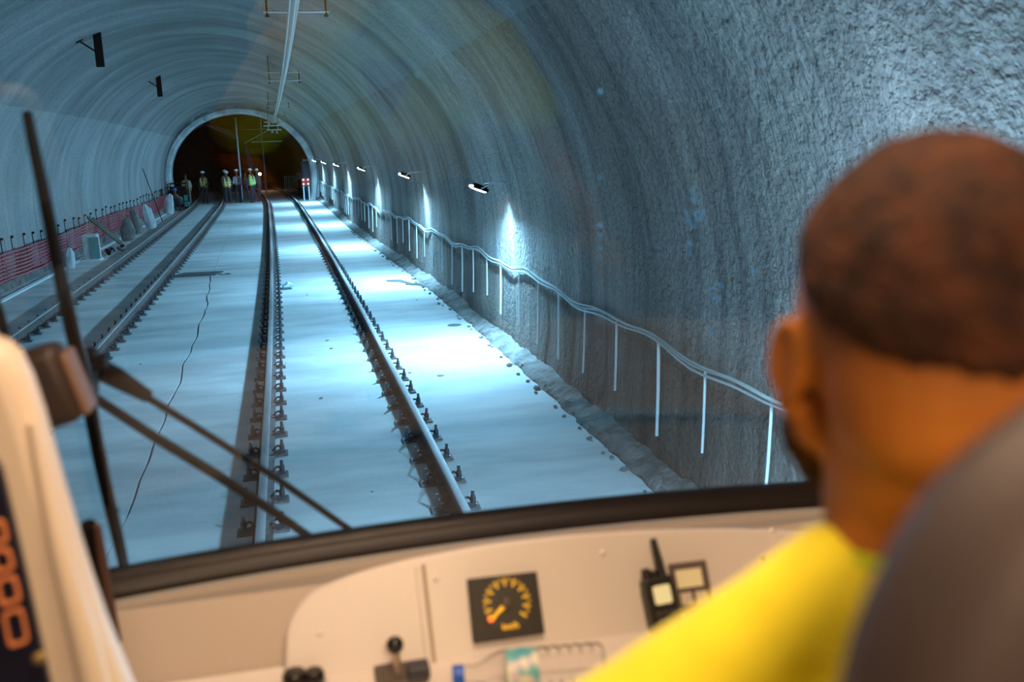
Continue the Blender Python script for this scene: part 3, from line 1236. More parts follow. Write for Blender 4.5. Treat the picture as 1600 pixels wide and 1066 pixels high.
# signal board with four lamps on two legs
t = thing('warning_board', (.80, 57.6, 0), 'red warning board with four lit lamps on two white legs at the far right', 'warning sign')
mb = MB()
mb.box((.80, 57.6, 1.06), (.46, .05, .46))
mb.build('board', mat('red_board', (.35, .02, .02), .6), t, smooth_=False)
for i in (-1, 1):
    for j in (-1, 1):
        mb = MB()
        mb.lathe((.80 + i * .13, 57.56, 1.06 + j * .12), [(.055, -.0), (.055, .02), (.03, .035)], 10, axis=(0, -1, 0))
        mb.build('board_lamp', MATS.get('board_lamp') or mat('board_lamp', (1, .7, .6), .4, emit=(1, .62, .5), es=1.3), t)
    mb = MB()
    mb.box((.80 + i * .15, 57.64, .42), (.07, .05, .84))
    mb.build('leg', M_pipe, t, smooth_=False)
# dark cabinet / machine right of it
t = thing('cabinet', (1.15, 60.3, 0), 'tall dark blue site cabinet behind the warning board', 'cabinet')
mb = MB()
mb.box((1.05, 60.3, 1.1), (.8, .8, 2.2))
mb.build('body', mat('dark_blue_steel', (.03, .05, .08), .6), t, smooth_=False, bevel=.03)
mb = MB()
mb.box((1.05, 59.88, 1.2), (.64, .03, 1.6))
mb.build('door', mat('dark_blue_door', (.04, .065, .1), .5), t, smooth_=False)
mb = MB()
mb.box((1.0, 60.3, 2.25), (.5, .4, .12))
mb.build('beacon_base', M_pipe, t, smooth_=False)
# far headlamp on a stand
t = thing('work_lamp', (-1.15, 75, 0), 'single warm work lamp shining far down the dark tunnel', 'lamp')
pl = at_y(406, 272, 75)
mb = MB()
mb.ell(pl, (.10, .08, .10), 12, 8)
mb.build('bulb', mat('warm_bulb', (1, .9, .7), .3, emit=(1, .82, .58), es=30.), t)
mb = MB()
mb.lathe(pl + Vector((0, .09, 0)), [(.13, 0), (.15, .03), (.08, .12)], 12, axis=(0, 1, 0))
mb.build('reflector', M_blackm, t)
mb = MB()
mb.tube([(pl.x, pl.y + .1, pl.z - .1), (pl.x, pl.y + .1, 0)], .025, 6)
for a in range(3):
    mb.tube([(pl.x, pl.y + .1, .5), (pl.x + .4 * math.cos(a * 2.1), pl.y + .1 + .4 * math.sin(a * 2.1), 0)], .02, 6)
mb.build('stand', M_blackm, t)
area_light('work_lamp_beam', pl + Vector((0, -.15, 0)), (0, -1, -.15), .15, .15, 8, (1, .75, .5))
# thin poles in the dark
for k, (a, lab) in enumerate((((374, 62.), 'slim grey pole standing beside the green vested worker'), ((406, 66.), 'thin faint pole standing behind the single work lamp, right of the grey pole'))):
    b = at_y(378 if k == 0 else 411, 300, a[1])
    b.x += .22 * k
    mb = MB()
    mb.tube([(b.x, a[1], 0), (b.x, a[1], 4.9)], .06 if k == 0 else .04, 8)
    mb.lathe((b.x, a[1], 0), [(.14, 0), (.14, .02)], 8)
    tag(mb.build('pole', M_galv), lab, 'pole')
# low fence in the dark
t = thing('mesh_barrier', (-.2, 69, 0), 'low dark barrier of upright bars across the far tunnel', 'barrier')
for i in range(18):
    mb = MB()
    x = -.45 + .13 * i
    mb.tube([(x, 69, .0), (x, 69, 1.15)], .012, 5)
    mb.build('bar', M_galv, t)
for z in (.15, 1.12):
    mb = MB()
    mb.tube([(-.5, 69, z), (1.8, 69, z)], .02, 5)
    mb.build('barrier_rail', M_galv, t)


# ================================================================== THE CAB
KG = .13


def gl_y(x):
    return 1.68 - KG * (x - .36) ** 2


RAKE = .34


def on_glass(px, py, off=0.):
    """where a sight line meets the windscreen (moved off metres outwards)"""
    d = ray(px, py)
    t = 1.6
    for _ in range(40):
        p = CAM + d * t
        yg = gl_y(p.x) - RAKE * (p.z - 2.2) + off
        t *= yg / p.y
    return CAM + d * t


# shell of the cab: floor, sides, rear bulkhead, roof, nose below the windscreen
tag(empty('cab', (.36, 0, 1.4)), kind='structure')
M_cabwall = mat('cab_lining', (.16, .14, .12), .6, bump=.1, bscale=150, bdist=.0006)
M_cabfloor = mat('cab_floor_vinyl', (.09, .085, .08), .7)
XL, XR = -.98, 1.70
mb = MB()
mb.box((.36, -.05, 1.36), (2.72, 3.3, .06))
tag(mb.build('floor_cab', M_cabfloor, smooth_=False), kind='structure')
mb = MB()
mb.box((.36, -.12, 3.62), (2.72, 3.05, .06))
tag(mb.build('ceiling_cab', M_cabwall, smooth_=False), kind='structure')
for nm, x in (('wall_cab_left', XL - .03), ('wall_cab_right', XR + .03)):
    mb = MB()
    mb.prism([(-1.7, 1.39), (1.42, 1.39), (1.42, 2.2), (1.08, 3.59), (-1.7, 3.59)], (x - .02, 0, 0), (0, 1, 0), (0, 0, 1), (1, 0, 0), .04)
    tag(mb.build(nm, M_cabwall, smooth_=False), kind='structure')
mb = MB()
mb.box((.36, -1.72, 2.49), (2.72, .04, 2.2))
tag(mb.build('wall_cab_rear', M_cabwall, smooth_=False), kind='structure')
# nose skin outside, under the glass
mb = MB()
rows = []
for z, dy in ((2.17, .0), (2.0, .05), (1.6, .08), (1.1, .05)):
    rows.append([(x, gl_y(x) + dy + .02, z) for x in [XL + (XR - XL) * i / 24 for i in range(25)]])
for z, dy in ((1.1, .0), (1.6, .03), (2.0, .0), (2.165, -.03)):
    rows.append([(x, gl_y(x) + dy + .0, z) for x in [XL + (XR - XL) * i / 24 for i in range(25)]])
mb.grid(rows)
tag(mb.build('trim_nose', mat('nose_paint', (.45, .47, .48), .3)), kind='structure')

# windscreen
win = tag(empty('window_1', (.36, 1.6, 2.2)), kind='structure')
mb = MB()
for off in (0., .006):
    rows = []
    for j in range(13):
        z = 2.2 + 1.4 * j / 12
        rows.append([(x, gl_y(x) - RAKE * (z - 2.2) + off, z) for x in [XL + (XR - XL) * i / 48 for i in range(49)]])
    mb.grid(rows)
mb.build('pane', M_glass, win)
# black gasket along the foot of the glass
mb = MB()
for k in range(60):
    pass
rows = []
gp = [(-.022, 2.145), (-.026, 2.160), (-.022, 2.176), (-.010, 2.190), (.004, 2.200), (.020, 2.202), (.028, 2.19), (.028, 2.12), (-.02, 2.12)]
for i in range(61):
    x = XL + (XR - XL) * i / 60
    rows.append([(x, gl_y(x) + a, z) for a, z in gp])
mb.grid(rows)
mb.build('gasket', mat('gasket_rubber', (.012, .007, .006), .4, spec=.35), win)
mb = MB()
mb.box((.36, 1.36, 3.56), (2.7, .12, .1))
mb.build('top_gasket', M_black, win, smooth_=False)

# ------------------------------------------------ dashboard
TILT = math.radians(64)
PUP = Vector((0, math.cos(TILT), math.sin(TILT)))
PN = Vector((0, -math.sin(TILT), math.cos(TILT)))
P0 = at_y(790, 947, 1.44)


def on_panel(px, py, lift=0.):
    d = ray(px, py)
    o_ = P0 + PN * lift
    t = (o_ - CAM).dot(PN) / d.dot(PN)
    return CAM + d * t


def puv(px, py, lift=0.):
    p = on_panel(px, py, lift) - P0
    return p.x, p.dot(PUP)


def rounded(pts, rad, seg=5):
    """polygon with rounded corners"""
    out = []
    n = len(pts)
    for i in range(n):
        p, a, b = Vector(pts[i]), Vector(pts[i - 1]), Vector(pts[(i + 1) % n])
        r = rad[i] if isinstance(rad, (list, tuple)) else rad
        da, db = (a - p), (b - p)
        r = min(r, da.length * .45, db.length * .45)
        if r < 1e-5:
            out.append(tuple(p))
            continue
        A, B = p + da.normalized() * r, p + db.normalized() * r
        for k in range(seg + 1):
            t = k / seg
            q = A * (1 - t) ** 2 + p * 2 * t * (1 - t) + B * t * t
            out.append((q.x, q.y))
    return out


def plate(name, poly, depth, m, parent, lift=0., bevel=.0, label=None):
    mb = MB()
    mb.prism(poly, P0 + PN * lift, (1, 0, 0), PUP, PN, depth)
    o = mb.build(name, m, parent, smooth_=True, bevel=bevel)
    if label:
        o['label'] = label
    return o


dash = thing('dashboard', (.36, 1.3, 1.4), 'cream moulded driver dashboard below the windscreen with a raised instrument panel', 'dashboard')
# cowl: from gasket down and towards the driver, behind the raised panel
mb = MB()
rows = []
for i in range(61):
    x = XL + (XR - XL) * i / 60
    g = gl_y(x) - .018
    ztop = P0.z + .11
    yb = P0.y + .045 + (.06 if False else 0)
    top = P0 + PUP * .062 - PN * .012
    bot = P0 - PUP * .16 - PN * .012
    rows.append([(x, g + .01, 2.10), (x, g, 2.158), (x, g - .03, 2.154), (x, (g + top.y) / 2, (2.15 + top.z) / 2 + .003), (x, top.y + .012, top.z + .005), (x, top.y, top.z - .006), (x, bot.y, bot.z), (x, bot.y, 1.70)])
mb.grid(rows)
mb.build('cowl', M_cowl, dash)
zz = P0.z
# raised instrument panel
a1 = puv(443, 1090)
pts = [puv(443, 1130), puv(447, 975), puv(480, 925), puv(560, 893), puv(640, 873), puv(760, 851), puv(870, 838), puv(1000, 829), puv(1130, 826), puv(1300, 832), puv(1500, 850), puv(1580, 1130)]
plate('instrument_panel', rounded(pts, [.0, .05, .05, .05, .03, .03, .03, .03, .03, .03, .05, 0], 6), .018, M_panel, dash, -.004, .006)
LP_ = .014
# vertical joint: two raised ribs
for k, (xa, xb) in enumerate((((648, 884), (668, 1062)), ((1206, 832), (1222, 1000)))):
    (u0, v0), (u1, v1) = puv(*xa, LP_), puv(*xb, LP_)
    if k == 0:
        plate('joint_rib', [(u0, v0), (u0 + .010, v0), (u1 + .010, v1), (u1, v1)], .006, M_panel, dash, LP_, .0015)
        plate('joint_groove', [(u0 + .010, v0), (u0 + .017, v0), (u1 + .017, v1), (u1 + .010, v1)], .0012, mat('groove_dark', (.42, .32, .25), .6), dash, LP_)
    else:
        plate('joint_rib', [(u0, v0), (u0 + .004, v0), (u1 + .004, v1), (u1, v1)], .003, M_panel, dash, LP_, .001)
for px, py in ((942, 864), (1207, 829), (500, 990), (681, 905)):
    u, v = puv(px, py, LP_)
    mb = MB()
    mb.lathe(P0 + Vector((u, 0, 0)) + PUP * v + PN * LP_, [(.005, 0), (.005, .0015), (.003, .003), (.0005, .0034)], 12, axis=PN)
    mb.build('screw', MATS.get('screw_cream') or mat('screw_cream', (.85, .78, .7), .2, .3), dash)
u, v = puv(1192, 872, LP_)
mb = MB()
mb.lathe(P0 + Vector((u, 0, 0)) + PUP * v + PN * LP_, [(.004, 0), (.0035, .001)], 12, axis=PN)
mb.build('dark_screw', M_blackm, dash)
# desk at the bottom
DZ = on_panel(640, 1036).z
mb = MB()
rows = []
for i in range(41):
    x = XL + (XR - XL) * i / 40
    rows.append([(x, 1.43, DZ + .015), (x, 1.40, DZ + .003), (x, 1.36, DZ), (x, 1.10, DZ - .004), (x, 1.08, DZ - .012), (x, 1.075, DZ - .06), (x, 1.12, DZ - .07), (x, 1.12, 1.40)])
mb.grid(rows)
mb.build('desk', M_panel, dash)

# ---- speedometer
sp = thing('speedometer', P0, 'square black speedometer with yellow scale, glowing needle and km/h under it', 'gauge')
cor = [puv(730, 905, LP_ + .01), puv(838, 893, LP_ + .01), puv(851, 990, LP_ + .01), puv(740, 1006, LP_ + .01)]
plate('bezel', rounded(cor, .003, 3), .016, mat('bezel_black', (.028, .020, .016), .5), sp, LP_ - .002, .002)
lf = LP_ + .0145
cu = sum(c[0] for c in cor) / 4 + .002
cv = sum(c[1] for c in cor) / 4 + .006
plate('dial', [(cu + .042 * math.cos(2 * PI * i / 40), cv + .042 * math.sin(2 * PI * i / 40)) for i in range(40)], .0008, mat('dial_black', (.04, .03, .025), .4), sp, lf)
M_yl = mat('dial_yellow', (1, .55, .02), .5, emit=(1, .50, .01), es=.55)
scale_me = None
for i in range(11):
    a = math.radians(222 - 264 * i / 10)
    r0, r1 = .0265, .0385
    ca, sa = math.cos(a), math.sin(a)
    wd = .0013
    plate('scale_mark', [(cu + r0 * ca - wd * sa, cv + r0 * sa + wd * ca), (cu + r1 * ca - wd * 1.05 * sa, cv + r1 * sa + wd * 1.05 * ca),
                         (cu + r1 * ca + wd * 1.05 * sa, cv + r1 * sa - wd * 1.05 * ca), (cu + r0 * ca + wd * sa, cv + r0 * sa - wd * ca)], .0008, M_yl, sp, lf + .0008)
    if i < 10:
        a2 = a - math.radians(13.2)
        ca, sa = math.cos(a2), math.sin(a2)
        wd = .0009
        r0 = .033
        plate('minor_mark', [(cu + r0 * ca - wd * sa, cv + r0 * sa + wd * ca), (cu + r1 * ca - wd * sa, cv + r1 * sa + wd * ca),
                             (cu + r1 * ca + wd * sa, cv + r1 * sa - wd * ca), (cu + r0 * ca + wd * sa, cv + r0 * sa - wd * ca)], .0008, M_yl, sp, lf + .0008)
a = math.radians(217)
ca, sa = math.cos(a), math.sin(a)
plate('needle', [(cu + .008 * ca - .0034 * sa, cv + .008 * sa + .0034 * ca), (cu + .036 * ca - .0012 * sa, cv + .036 * sa + .0012 * ca), (cu + .036 * ca + .0012 * sa, cv + .036 * sa - .0012 * ca),
                 (cu + .008 * ca + .0034 * sa, cv + .008 * sa - .0034 * ca)], .002, M_yl, sp, lf + .003)
mb = MB()
mb.lathe(P0 + Vector((cu, 0, 0)) + PUP * cv + PN * lf, [(.010, 0), (.010, .005), (.007, .008), (.001, .0085)], 20, axis=PN)
mb.build('hub', mat('hub_brown', (.09, .06, .045), .35), sp)
mb = MB()
mb.lathe(P0 + Vector((cu + .037 * ca, 0, 0)) + PUP * (cv + .037 * sa) + PN * (lf + .001), [(.0042, 0), (.0042, .002), (.001, .003)], 14, axis=PN)
mb.build('red_tip', mat('red_glow', (1, .15, .02), .5, emit=(1, .16, .03), es=1.6), sp)


def text(name, body, size, u, v, lift, m, parent, align='CENTER'):
    cu_ = bpy.data.curves.new(name, 'FONT')
    cu_.body = body
    cu_.size = size
    cu_.extrude = .0004
    cu_.align_x = align
    cu_.align_y = 'CENTER'
    cu_.offset = .0002
    t_ = bpy.data.objects.new(name + '_tmp', cu_)
    C.objects.link(t_)
    dg = bpy.context.evaluated_depsgraph_get()
    me = bpy.data.meshes.new_from_object(t_.evaluated_get(dg), depsgraph=dg)
    bpy.data.objects.remove(t_)
    me.materials.clear()
    me.materials.append(m)
    o = bpy.data.objects.new(name, me)
    C.objects.link(o)
    mw = Matrix((( 1, 0, 0, 0), (0, PUP.y, PN.y, 0), (0, PUP.z, PN.z, 0), (0, 0, 0, 1)))
    o.rotation_euler = mw.to_euler()
    o.parent = parent
    o.location = P0 + Vector((u, 0, 0)) + PUP * v + PN * lift - parent_origin(parent)
    return o


text('unit_text', 'km/h', .0135, cu + .001, cv - .037, lf + .0012, M_yl, sp)

# ---- display unit behind the radio
u0, v0 = puv(1042, 882, LP_)
u1, v1 = puv(1100, 875, LP_)
u2, v2 = puv(1113, 950, LP_)
u3, v3 = puv(1056, 958, LP_)
dsp = thing('display_unit', on_panel(1075, 950), 'small grey framed display with two cream keys beside the walkie talkie', 'display')
plate('frame', rounded([(u0, v0), (u1, v1), (u2, v2), (u3, v3)], .004, 4), .010, mat('frame_brown_grey', (.14, .10, .085), .5), dsp, LP_, .002)
q = lambda a, b: tuple(Vector((u0, v0)) * (1 - a) * (1 - b) + Vector((u1, v1)) * a * (1 - b) + Vector((u2, v2)) * a * b + Vector((u3, v3)) * (1 - a) * b)
M_scr = mat('lcd_cream', (.85, .72, .42), .3, emit=(1, .8, .45), es=.12)
plate('screen', [q(.12, .15), q(.80, .15), q(.80, .52), q(.12, .52)], .002, M_scr, dsp, LP_ + .010)
for a in (.14, .54):
    plate('key', rounded([q(a, .62), q(a + .30, .62), q(a + .30, .86), q(a, .86)], .002, 3), .003, M_cream, dsp, LP_ + .010, .001)

# ---- walkie talkie in front of the panel, in a clip
rt = thing('walkie_talkie', on_panel(1035, 1005), 'black handheld walkie talkie with antenna and lit screen clipped to the panel', 'radio')
rc = [puv(1001, 912, .05), puv(1046, 903, .05), puv(1069, 975, .05), puv(1026, 1015, .05)]
ax = on_panel(1029, 905, .045)
bx = on_panel(1049, 1000, .045)
up_ = (ax - bx).normalized()
rr_ = Vector((1, 0, 0))
rr_ = (rr_ - up_ * rr_.dot(up_)).normalized()
nn_ = rr_.cross(up_)
if nn_.dot(PN) < 0:
    nn_ = -nn_
M_rb = mat('radio_body', (.022, .017, .015), .4)
O_ = bx + up_ * .004


def rbox(name, u, v, d, su, sv, sd, m, bev=.002, rnd=.004):
    mb = MB()
    mb.prism(rounded([(u - su / 2, v - sv / 2), (u + su / 2, v - sv / 2), (u + su / 2, v + sv / 2), (u - su / 2, v + sv / 2)], rnd, 3), O_ + nn_ * d, rr_, up_, nn_, sd)
    return mb.build(name, m, rt, bevel=bev)


HB = (ax - bx).length
rbox('body', 0, HB * .5, -.030, .052, HB, .030, M_rb, .004, .008)
rbox('battery_pack', -.004, HB * .42, -.044, .046, HB * .8, .014, M_rb, .003)
rbox('screen', .001, HB * .70, .0002, .030, .030, .001, mat('radio_screen', (.75, .7, .4), .15, emit=(1, .85, .45), es=.35), 0)
for r_ in range(3):
    for c_ in range(3):
        rbox('key', -.011 + .012 * c_, HB * .40 - .0115 * r_, .0, .0085, .0065, .002, mat('radio_key', (.09, .075, .065), .35) if r_ + c_ == 0 else MATS['radio_key'], .0006, .002)
mb = MB()
mb.tube([O_ + up_ * (HB - .002) + rr_ * .012 - nn_ * .015, O_ + up_ * (HB + .02) + rr_ * .012 - nn_ * .015, O_ + up_ * (HB + .062) + rr_ * .010 - nn_ * .015], [.0085, .0075, .0055], 12)
mb.build('antenna', M_rb, rt)
mb = MB()
mb.lathe(O_ + up_ * HB - rr_ * .014 - nn_ * .016, [(.008, 0), (.008, .012), (.007, .016)], 14, axis=up_)
mb.build('knob', M_rb, rt)
mb = MB()
mb.lathe(O_ + up_ * HB - rr_ * .001 - nn_ * .016, [(.005, 0), (.005, .009), (.004, .011)], 12, axis=up_)
mb.build('volume_knob', M_rb, rt)
mb = MB()
ce = O_ + up_ * (HB * .45) - nn_ * .044
mb.tube([ce + rr_ * -.03 - PN * .03, ce + rr_ * -.03, ce + rr_ * .03, ce + rr_ * .03 - PN * .03], .004, 6)
mb.build('holder_clip', M_rb, rt)

# ---- control lever
lp = at_z(622, 1058, DZ + .002)
lv = thing('control_lever', lp, 'control lever with a glossy black ball knob on the desk', 'lever')
mb = MB()
kb = at_y(617, 1008, lp.y - .004)
mb.tube([lp + Vector((0, 0, .006)), kb], [.0075, .0055], 12)
mb.build('shaft', mat('lever_steel', (.55, .42, .32), .35, .6), lv)
mb = MB()
mb.ell(kb, (.0135, .0135, .0135), 20, 14)
mb.build('ball_knob', mat('ball_black', (.012, .01, .01), .18), lv)
mb = MB()
mb.prism(rounded([(-.035, -.03), (.045, -.03), (.045, .032), (-.035, .032)], .008), lp + Vector((.0, 0, 0)), (1, 0, 0), (0, 1, 0), (0, 0, 1), .008)
mb.build('base_plate', mat('lever_base', (.09, .07, .055), .5), lv, bevel=.002)
lb = at_z(642, 1056, DZ + .01)
mb = MB()
mb.box(lb + Vector((.012, 0, .008)), (.034, .03, .02))
mb.build('label_block', mat('dark_blue_grey', (.03, .03, .045), .4), lv, smooth_=False, bevel=.003)

# ---- black knobs at the lower left
for k, (px, py, r, lab) in enumerate(((462, 1066, .019, 'glossy black round knob at the bottom left of the desk'), (492, 1064, .016, 'smaller black round knob right of the glossy one on the desk'))):
    p = at_z(px, py + 6, DZ + .002)
    t = thing('desk_knob', p, lab, 'knob')
    mb = MB()
    mb.lathe(p, [(r * .5, 0), (r * .5, .006), (r, .009), (r, .019), (r * .8, .024), (.002, .025)], 20)
    mb.build('cap', MATS['ball_black'], t)
    mb = MB()
    mb.lathe(p, [(r * 1.25, 0), (r * 1.25, .003), (r * .6, .004)], 20)
    mb.build('collar', M_galv, t)

# ---- water bottle lying on the desk
M_pet = bpy.data.materials.new('clear_pet')
M_pet.use_nodes = True
nt = M_pet.node_tree
for n in list(nt.nodes):
    nt.nodes.remove(n)
oo = nt.nodes.new('ShaderNodeOutputMaterial')
tr = nt.nodes.new('ShaderNodeBsdfTransparent')
tr.inputs[0].default_value = (.97, .97, .97, 1)
gg = nt.nodes.new('ShaderNodeBsdfGlossy')
gg.inputs['Roughness'].default_value = .2
lw = nt.nodes.new('ShaderNodeLayerWeight')
lw.inputs[0].default_value = .11
mx = nt.nodes.new('ShaderNodeMixShader')
nt.links.new(lw.outputs['Fresnel'], mx.inputs[0])
nt.links.new(tr.outputs[0], mx.inputs[1])
nt.links.new(gg.outputs[0], mx.inputs[2])
nt.links.new(mx.outputs[0], oo.inputs[0])
b0 = at_z(707, 1056, DZ + .034)
b1 = at_z(946, 1036, DZ + .034)
bd = (b1 - b0).normalized()
BL = (b1 - b0).length
bt = thing('water_bottle', b0, 'clear plastic water bottle lying on the desk with a blue cap and blue green label', 'bottle')
k_ = BL / .245
prf = [(.0125, .012), (.0125, .022), (.016, .026), (.0125, .030), (.016, .045), (.028, .066), (.0325, .080), (.0325, .088)]
z = .09
while z < .225:
    prf += [(.0335, z), (.0335, z + .008), (.0305, z + .011), (.0335, z + .014)]
    z += .018
prf += [(.033, .236), (.027, .243), (.012, .240)]
mb = MB()
mb.lathe(b0, [(r * k_, h * k_) for r, h in prf], 26, axis=bd)
mb.build('bottle_body', M_pet, bt)
mb = MB()
mb.lathe(b0, [(.0155 * k_, 0), (.016 * k_, .003), (.016 * k_, .018 * k_), (.014 * k_, .019 * k_)], 22, axis=bd)
mb.build('cap', mat('blue_cap', (.01, .10, .55), .35), bt)


def labmat(m, nt, b, tc, mp):
    n = nt.nodes.new('ShaderNodeTexNoise')
    n.inputs['Scale'].default_value = 38
    n.inputs['Detail'].default_value = 1
    nt.links.new(tc.outputs['Object'], n.inputs[0])
    r = nt.nodes.new('ShaderNodeValToRGB')
    el = r.color_ramp.elements
    el[0].position = .35
    el[0].color = (.10, .42, .55, 1)
    el[1].position = .62
    el[1].color = (.78, .80, .62, 1)
    e = el.new(.48)
    e.color = (.22, .55, .50, 1)
    e = el.new(.55)
    e.color = (.70, .55, .66, 1)
    nt.links.new(n.outputs[0], r.inputs[0])
    nt.links.new(r.outputs[0], b.inputs['Base Color'])


mb = MB()
mb.lathe(b0, [(.0342 * k_, .085 * k_), (.0345 * k_, .087 * k_), (.0345 * k_, .133 * k_), (.0342 * k_, .135 * k_)], 26, axis=bd)
mb.build('label', mat('bottle_label', (.3, .6, .6), .4, extra=labmat), bt)

# ------------------------------------------------ wipers outside the glass
def wip(pts, off):
    return [on_glass(x, y, off) for x, y in pts]


wp = thing('windscreen_wiper', on_glass(140, 600, .06), 'long black wiper blade outside the glass on the left with two rods running down right', 'wiper')
blade = [(42, 175), (52, 225), (68, 300), (84, 380), (98, 450), (113, 520), (128, 580), (140, 640), (155, 720), (170, 790), (183, 850), (190, 888)]
mb = MB()
mb.tube(wip(blade, .035), [.0065, .0075, .0085, .009, .010, .0105, .0105, .010, .0095, .0085, .0065, .0045], 8)
mb.build('blade_spine', M_blackm, wp)
mb = MB()
pb = wip([(x + 9, y) for x, y in blade[4:]], .018)
mb.tube(pb, .004, 6)
mb.build('rubber_lip', M_black, wp)
for (a, b) in (((98, 470), (118, 500)), ((122, 555), (142, 575)), ((140, 650), (150, 668)), ((156, 700), (163, 720)), ((172, 785), (182, 800))):
    mb = MB()
    mb.tube(wip([a, b], .028), .006, 6)
    mb.build('claw', M_blackm, wp)
mb = MB()
c0 = on_glass(128, 598, .06)
for (x, y, w_, h_) in ((126, 594, .048, .098), (152, 566, .030, .020), (105, 573, .022, .030)):
    mb.box(on_glass(x, y, .055), (w_, .04, h_), Euler((0, .12, 0)).to_matrix())
mb.build('pivot_block', M_blackm, wp, smooth_=False, bevel=.006)
mb = MB()
mb.tube(wip([(158, 578), (178, 588), (232, 620)], .075), [.017, .017, .011], 8)
mb.tube(wip([(228, 620), (300, 664), (430, 746), (558, 836), (640, 892)], .065), [.0062] * 5, 8)
mb.build('upper_rod', M_blackm, wp)
mb = MB()
mb.tube(wip([(152, 624), (240, 682), (340, 743), (425, 798), (493, 846), (560, 895)], .07), [.008, .0085, .009, .0085, .008, .008], 8)
mb.build('lower_rod', M_blackm, wp)
mb = MB()
mb.tube(wip([(-45, 330), (-20, 430), (0, 495), (14, 540), (30, 620)], .05), [.006, .007, .008, .0065, .006], 8)
o = mb.build('second_wiper_rod', M_blackm)
tag(o, 'short piece of black wiper arm at the left edge of the picture', 'wiper')

# ------------------------------------------------ cream console at the left edge
YC = .95
def cons(pts, y=YC):
    out = []
    for px, py in pts:
        p = at_y(px, py, y)
        out.append((p.x, p.z))
    return out


cs = thing('side_console', (at_y(80, 1000, YC).x, YC, 1.39), 'tall cream moulded console with rounded top at the left edge', 'console')
out_r = [(-25, 535), (-3, 542), (17, 560), (37, 600), (56, 655), (72, 713), (90, 778), (110, 845), (133, 918), (158, 992), (192, 1075), (222, 1150)]
poly = cons(out_r)
poly = [(poly[0][0] - .16, poly[0][1] - .02), (poly[0][0] - .07, poly[0][1] + .004)] + poly
poly += [(poly[-1][0] + .02, 1.45), (poly[0][0] - .02, 1.45)]
mb = MB()
mb.prism(list(reversed(poly)), (0, YC, 0), (1, 0, 0), (0, 0, 1), (0, 1, 0), .06)
mb.build('moulding', M_cream, cs, bevel=.022)
# shallow fold running down the moulding
fold = [at_y(x, y, YC + .004) for x, y in ((50, 660), (90, 850), (128, 990), (153, 1090))]
mb = MB()
mb.tube(fold, [.004, .010, .014, .016], 10)
mb.build('fold_ridge', M_cream, cs)
# black inset panel with lit lettering
inp = cons([(-20, 700), (2, 735), (22, 820), (45, 920), (62, 1000), (80, 1080), (-20, 1080)], YC - .008)
mb = MB()
mb.prism(list(reversed(inp)), (0, YC - .010, 0), (1, 0, 0), (0, 0, 1), (0, 1, 0), .014)
mb.build('inset_panel', mat('inset_black', (.012, .012, .03), .35), cs, smooth_=False, bevel=.002)
M_led = mat('orange_print', (.75, .24, .09), .5, emit=(1, .28, .06), es=.06)


def ringpl(name, outer, inner, y=YC - .013):
    O1, I1 = cons(outer, y), cons(inner, y)
    n = len(O1)
    mb = MB()
    vs = [(x, y, z) for x, z in O1] + [(x, y, z) for x, z in I1] + [(x, y + .003, z) for x, z in O1] + [(x, y + .003, z) for x, z in I1]
    fs = []
    for i in range(n):
        j = (i + 1) % n
        fs += [(i, j, n + j, n + i), (2 * n + i, 3 * n + i, 3 * n + j, 2 * n + j), (i, 2 * n + i, 2 * n + j, j), (n + i, n + j, 3 * n + j, 3 * n + i)]
    mb.add(vs, fs)
    return mb.build(name, M_led, cs, smooth_=False)


def quad_ring(name, q4, w_):
    R1 = rounded(q4, 9, 3)
    cx_ = sum(p[0] for p in q4) / 4
    cy_ = sum(p[1] for p in q4) / 4
    hx = max(p[0] for p in q4) - cx_
    hy = max(p[1] for p in q4) - cy_
    I1 = [(cx_ + (x - cx_) * (1 - w_ / hx), cy_ + (y - cy_) * (1 - w_ / hy)) for x, y in R1]
    return ringpl(name, R1, I1)


quad_ring('printed_letter', [(2, 958), (34, 950), (46, 1004), (14, 1014)], 6)
quad_ring('printed_letter', [(-8, 905), (24, 899), (34, 940), (0, 950)], 7)
quad_ring('printed_letter', [(-16, 860), (14, 856), (24, 890), (-8, 898)], 7)
quad_ring('printed_letter', [(-24, 815), (6, 812), (14, 848), (-16, 853)], 7)
mb = MB()
p = at_y(62, 1027, YC - .012)
mb.lathe(p, [(.006, 0), (.006, .004), (.002, .006)], 12, axis=(0, -1, 0))
mb.build('brass_screw', mat('brass', (.7, .5, .2), .35, .8), cs)

# dark rounded mirror housing behind the console
p = on_glass(80, 602, -.25)
t = thing('dark_housing', p, 'dark brown rounded housing peeking out behind the cream console', 'housing')
mb = MB()
mb.box(p, (.054, .06, .098), Euler((0, math.radians(-14), 0)).to_matrix())
mb.build('shell', mat('housing_brown', (.035, .02, .016), .5), t, bevel=.014)
mb = MB()
mb.box(p + Vector((.030, .004, .002)), (.010, .05, .080), Euler((0, math.radians(-14), 0)).to_matrix())
mb.build('edge_strip', mat('tan_strip', (.20, .11, .07), .6), t, bevel=.004)
mb = MB()
mb.tube([p + Vector((-.02, .0, -.05)), p + Vector((-.05, .0, -.25)), Vector((p.x - .06, p.y, 2.0))], .012, 10)
mb.build('stalk', M_blackm, t)
p1, p2 = on_glass(138, 818, -.16), on_glass(166, 965, -.16)
t = thing('gooseneck', p2, 'dark upright post between the console and the windscreen corner', 'post')
mb = MB()
mb.tube([p1, p1.lerp(p2, .15), p1.lerp(p2, .5), p2 + Vector((.004, 0, -.04))], [.010, .014, .015, .014], 12)
mb.build('post_body', M_blackm, t)
mb = MB()
q1, q2 = on_glass(152, 822, -.18), on_glass(172, 960, -.18)
mb.tube([q1, q1.lerp(q2, .3), q2 + Vector((.004, 0, -.04))], [.005, .0065, .007], 10)
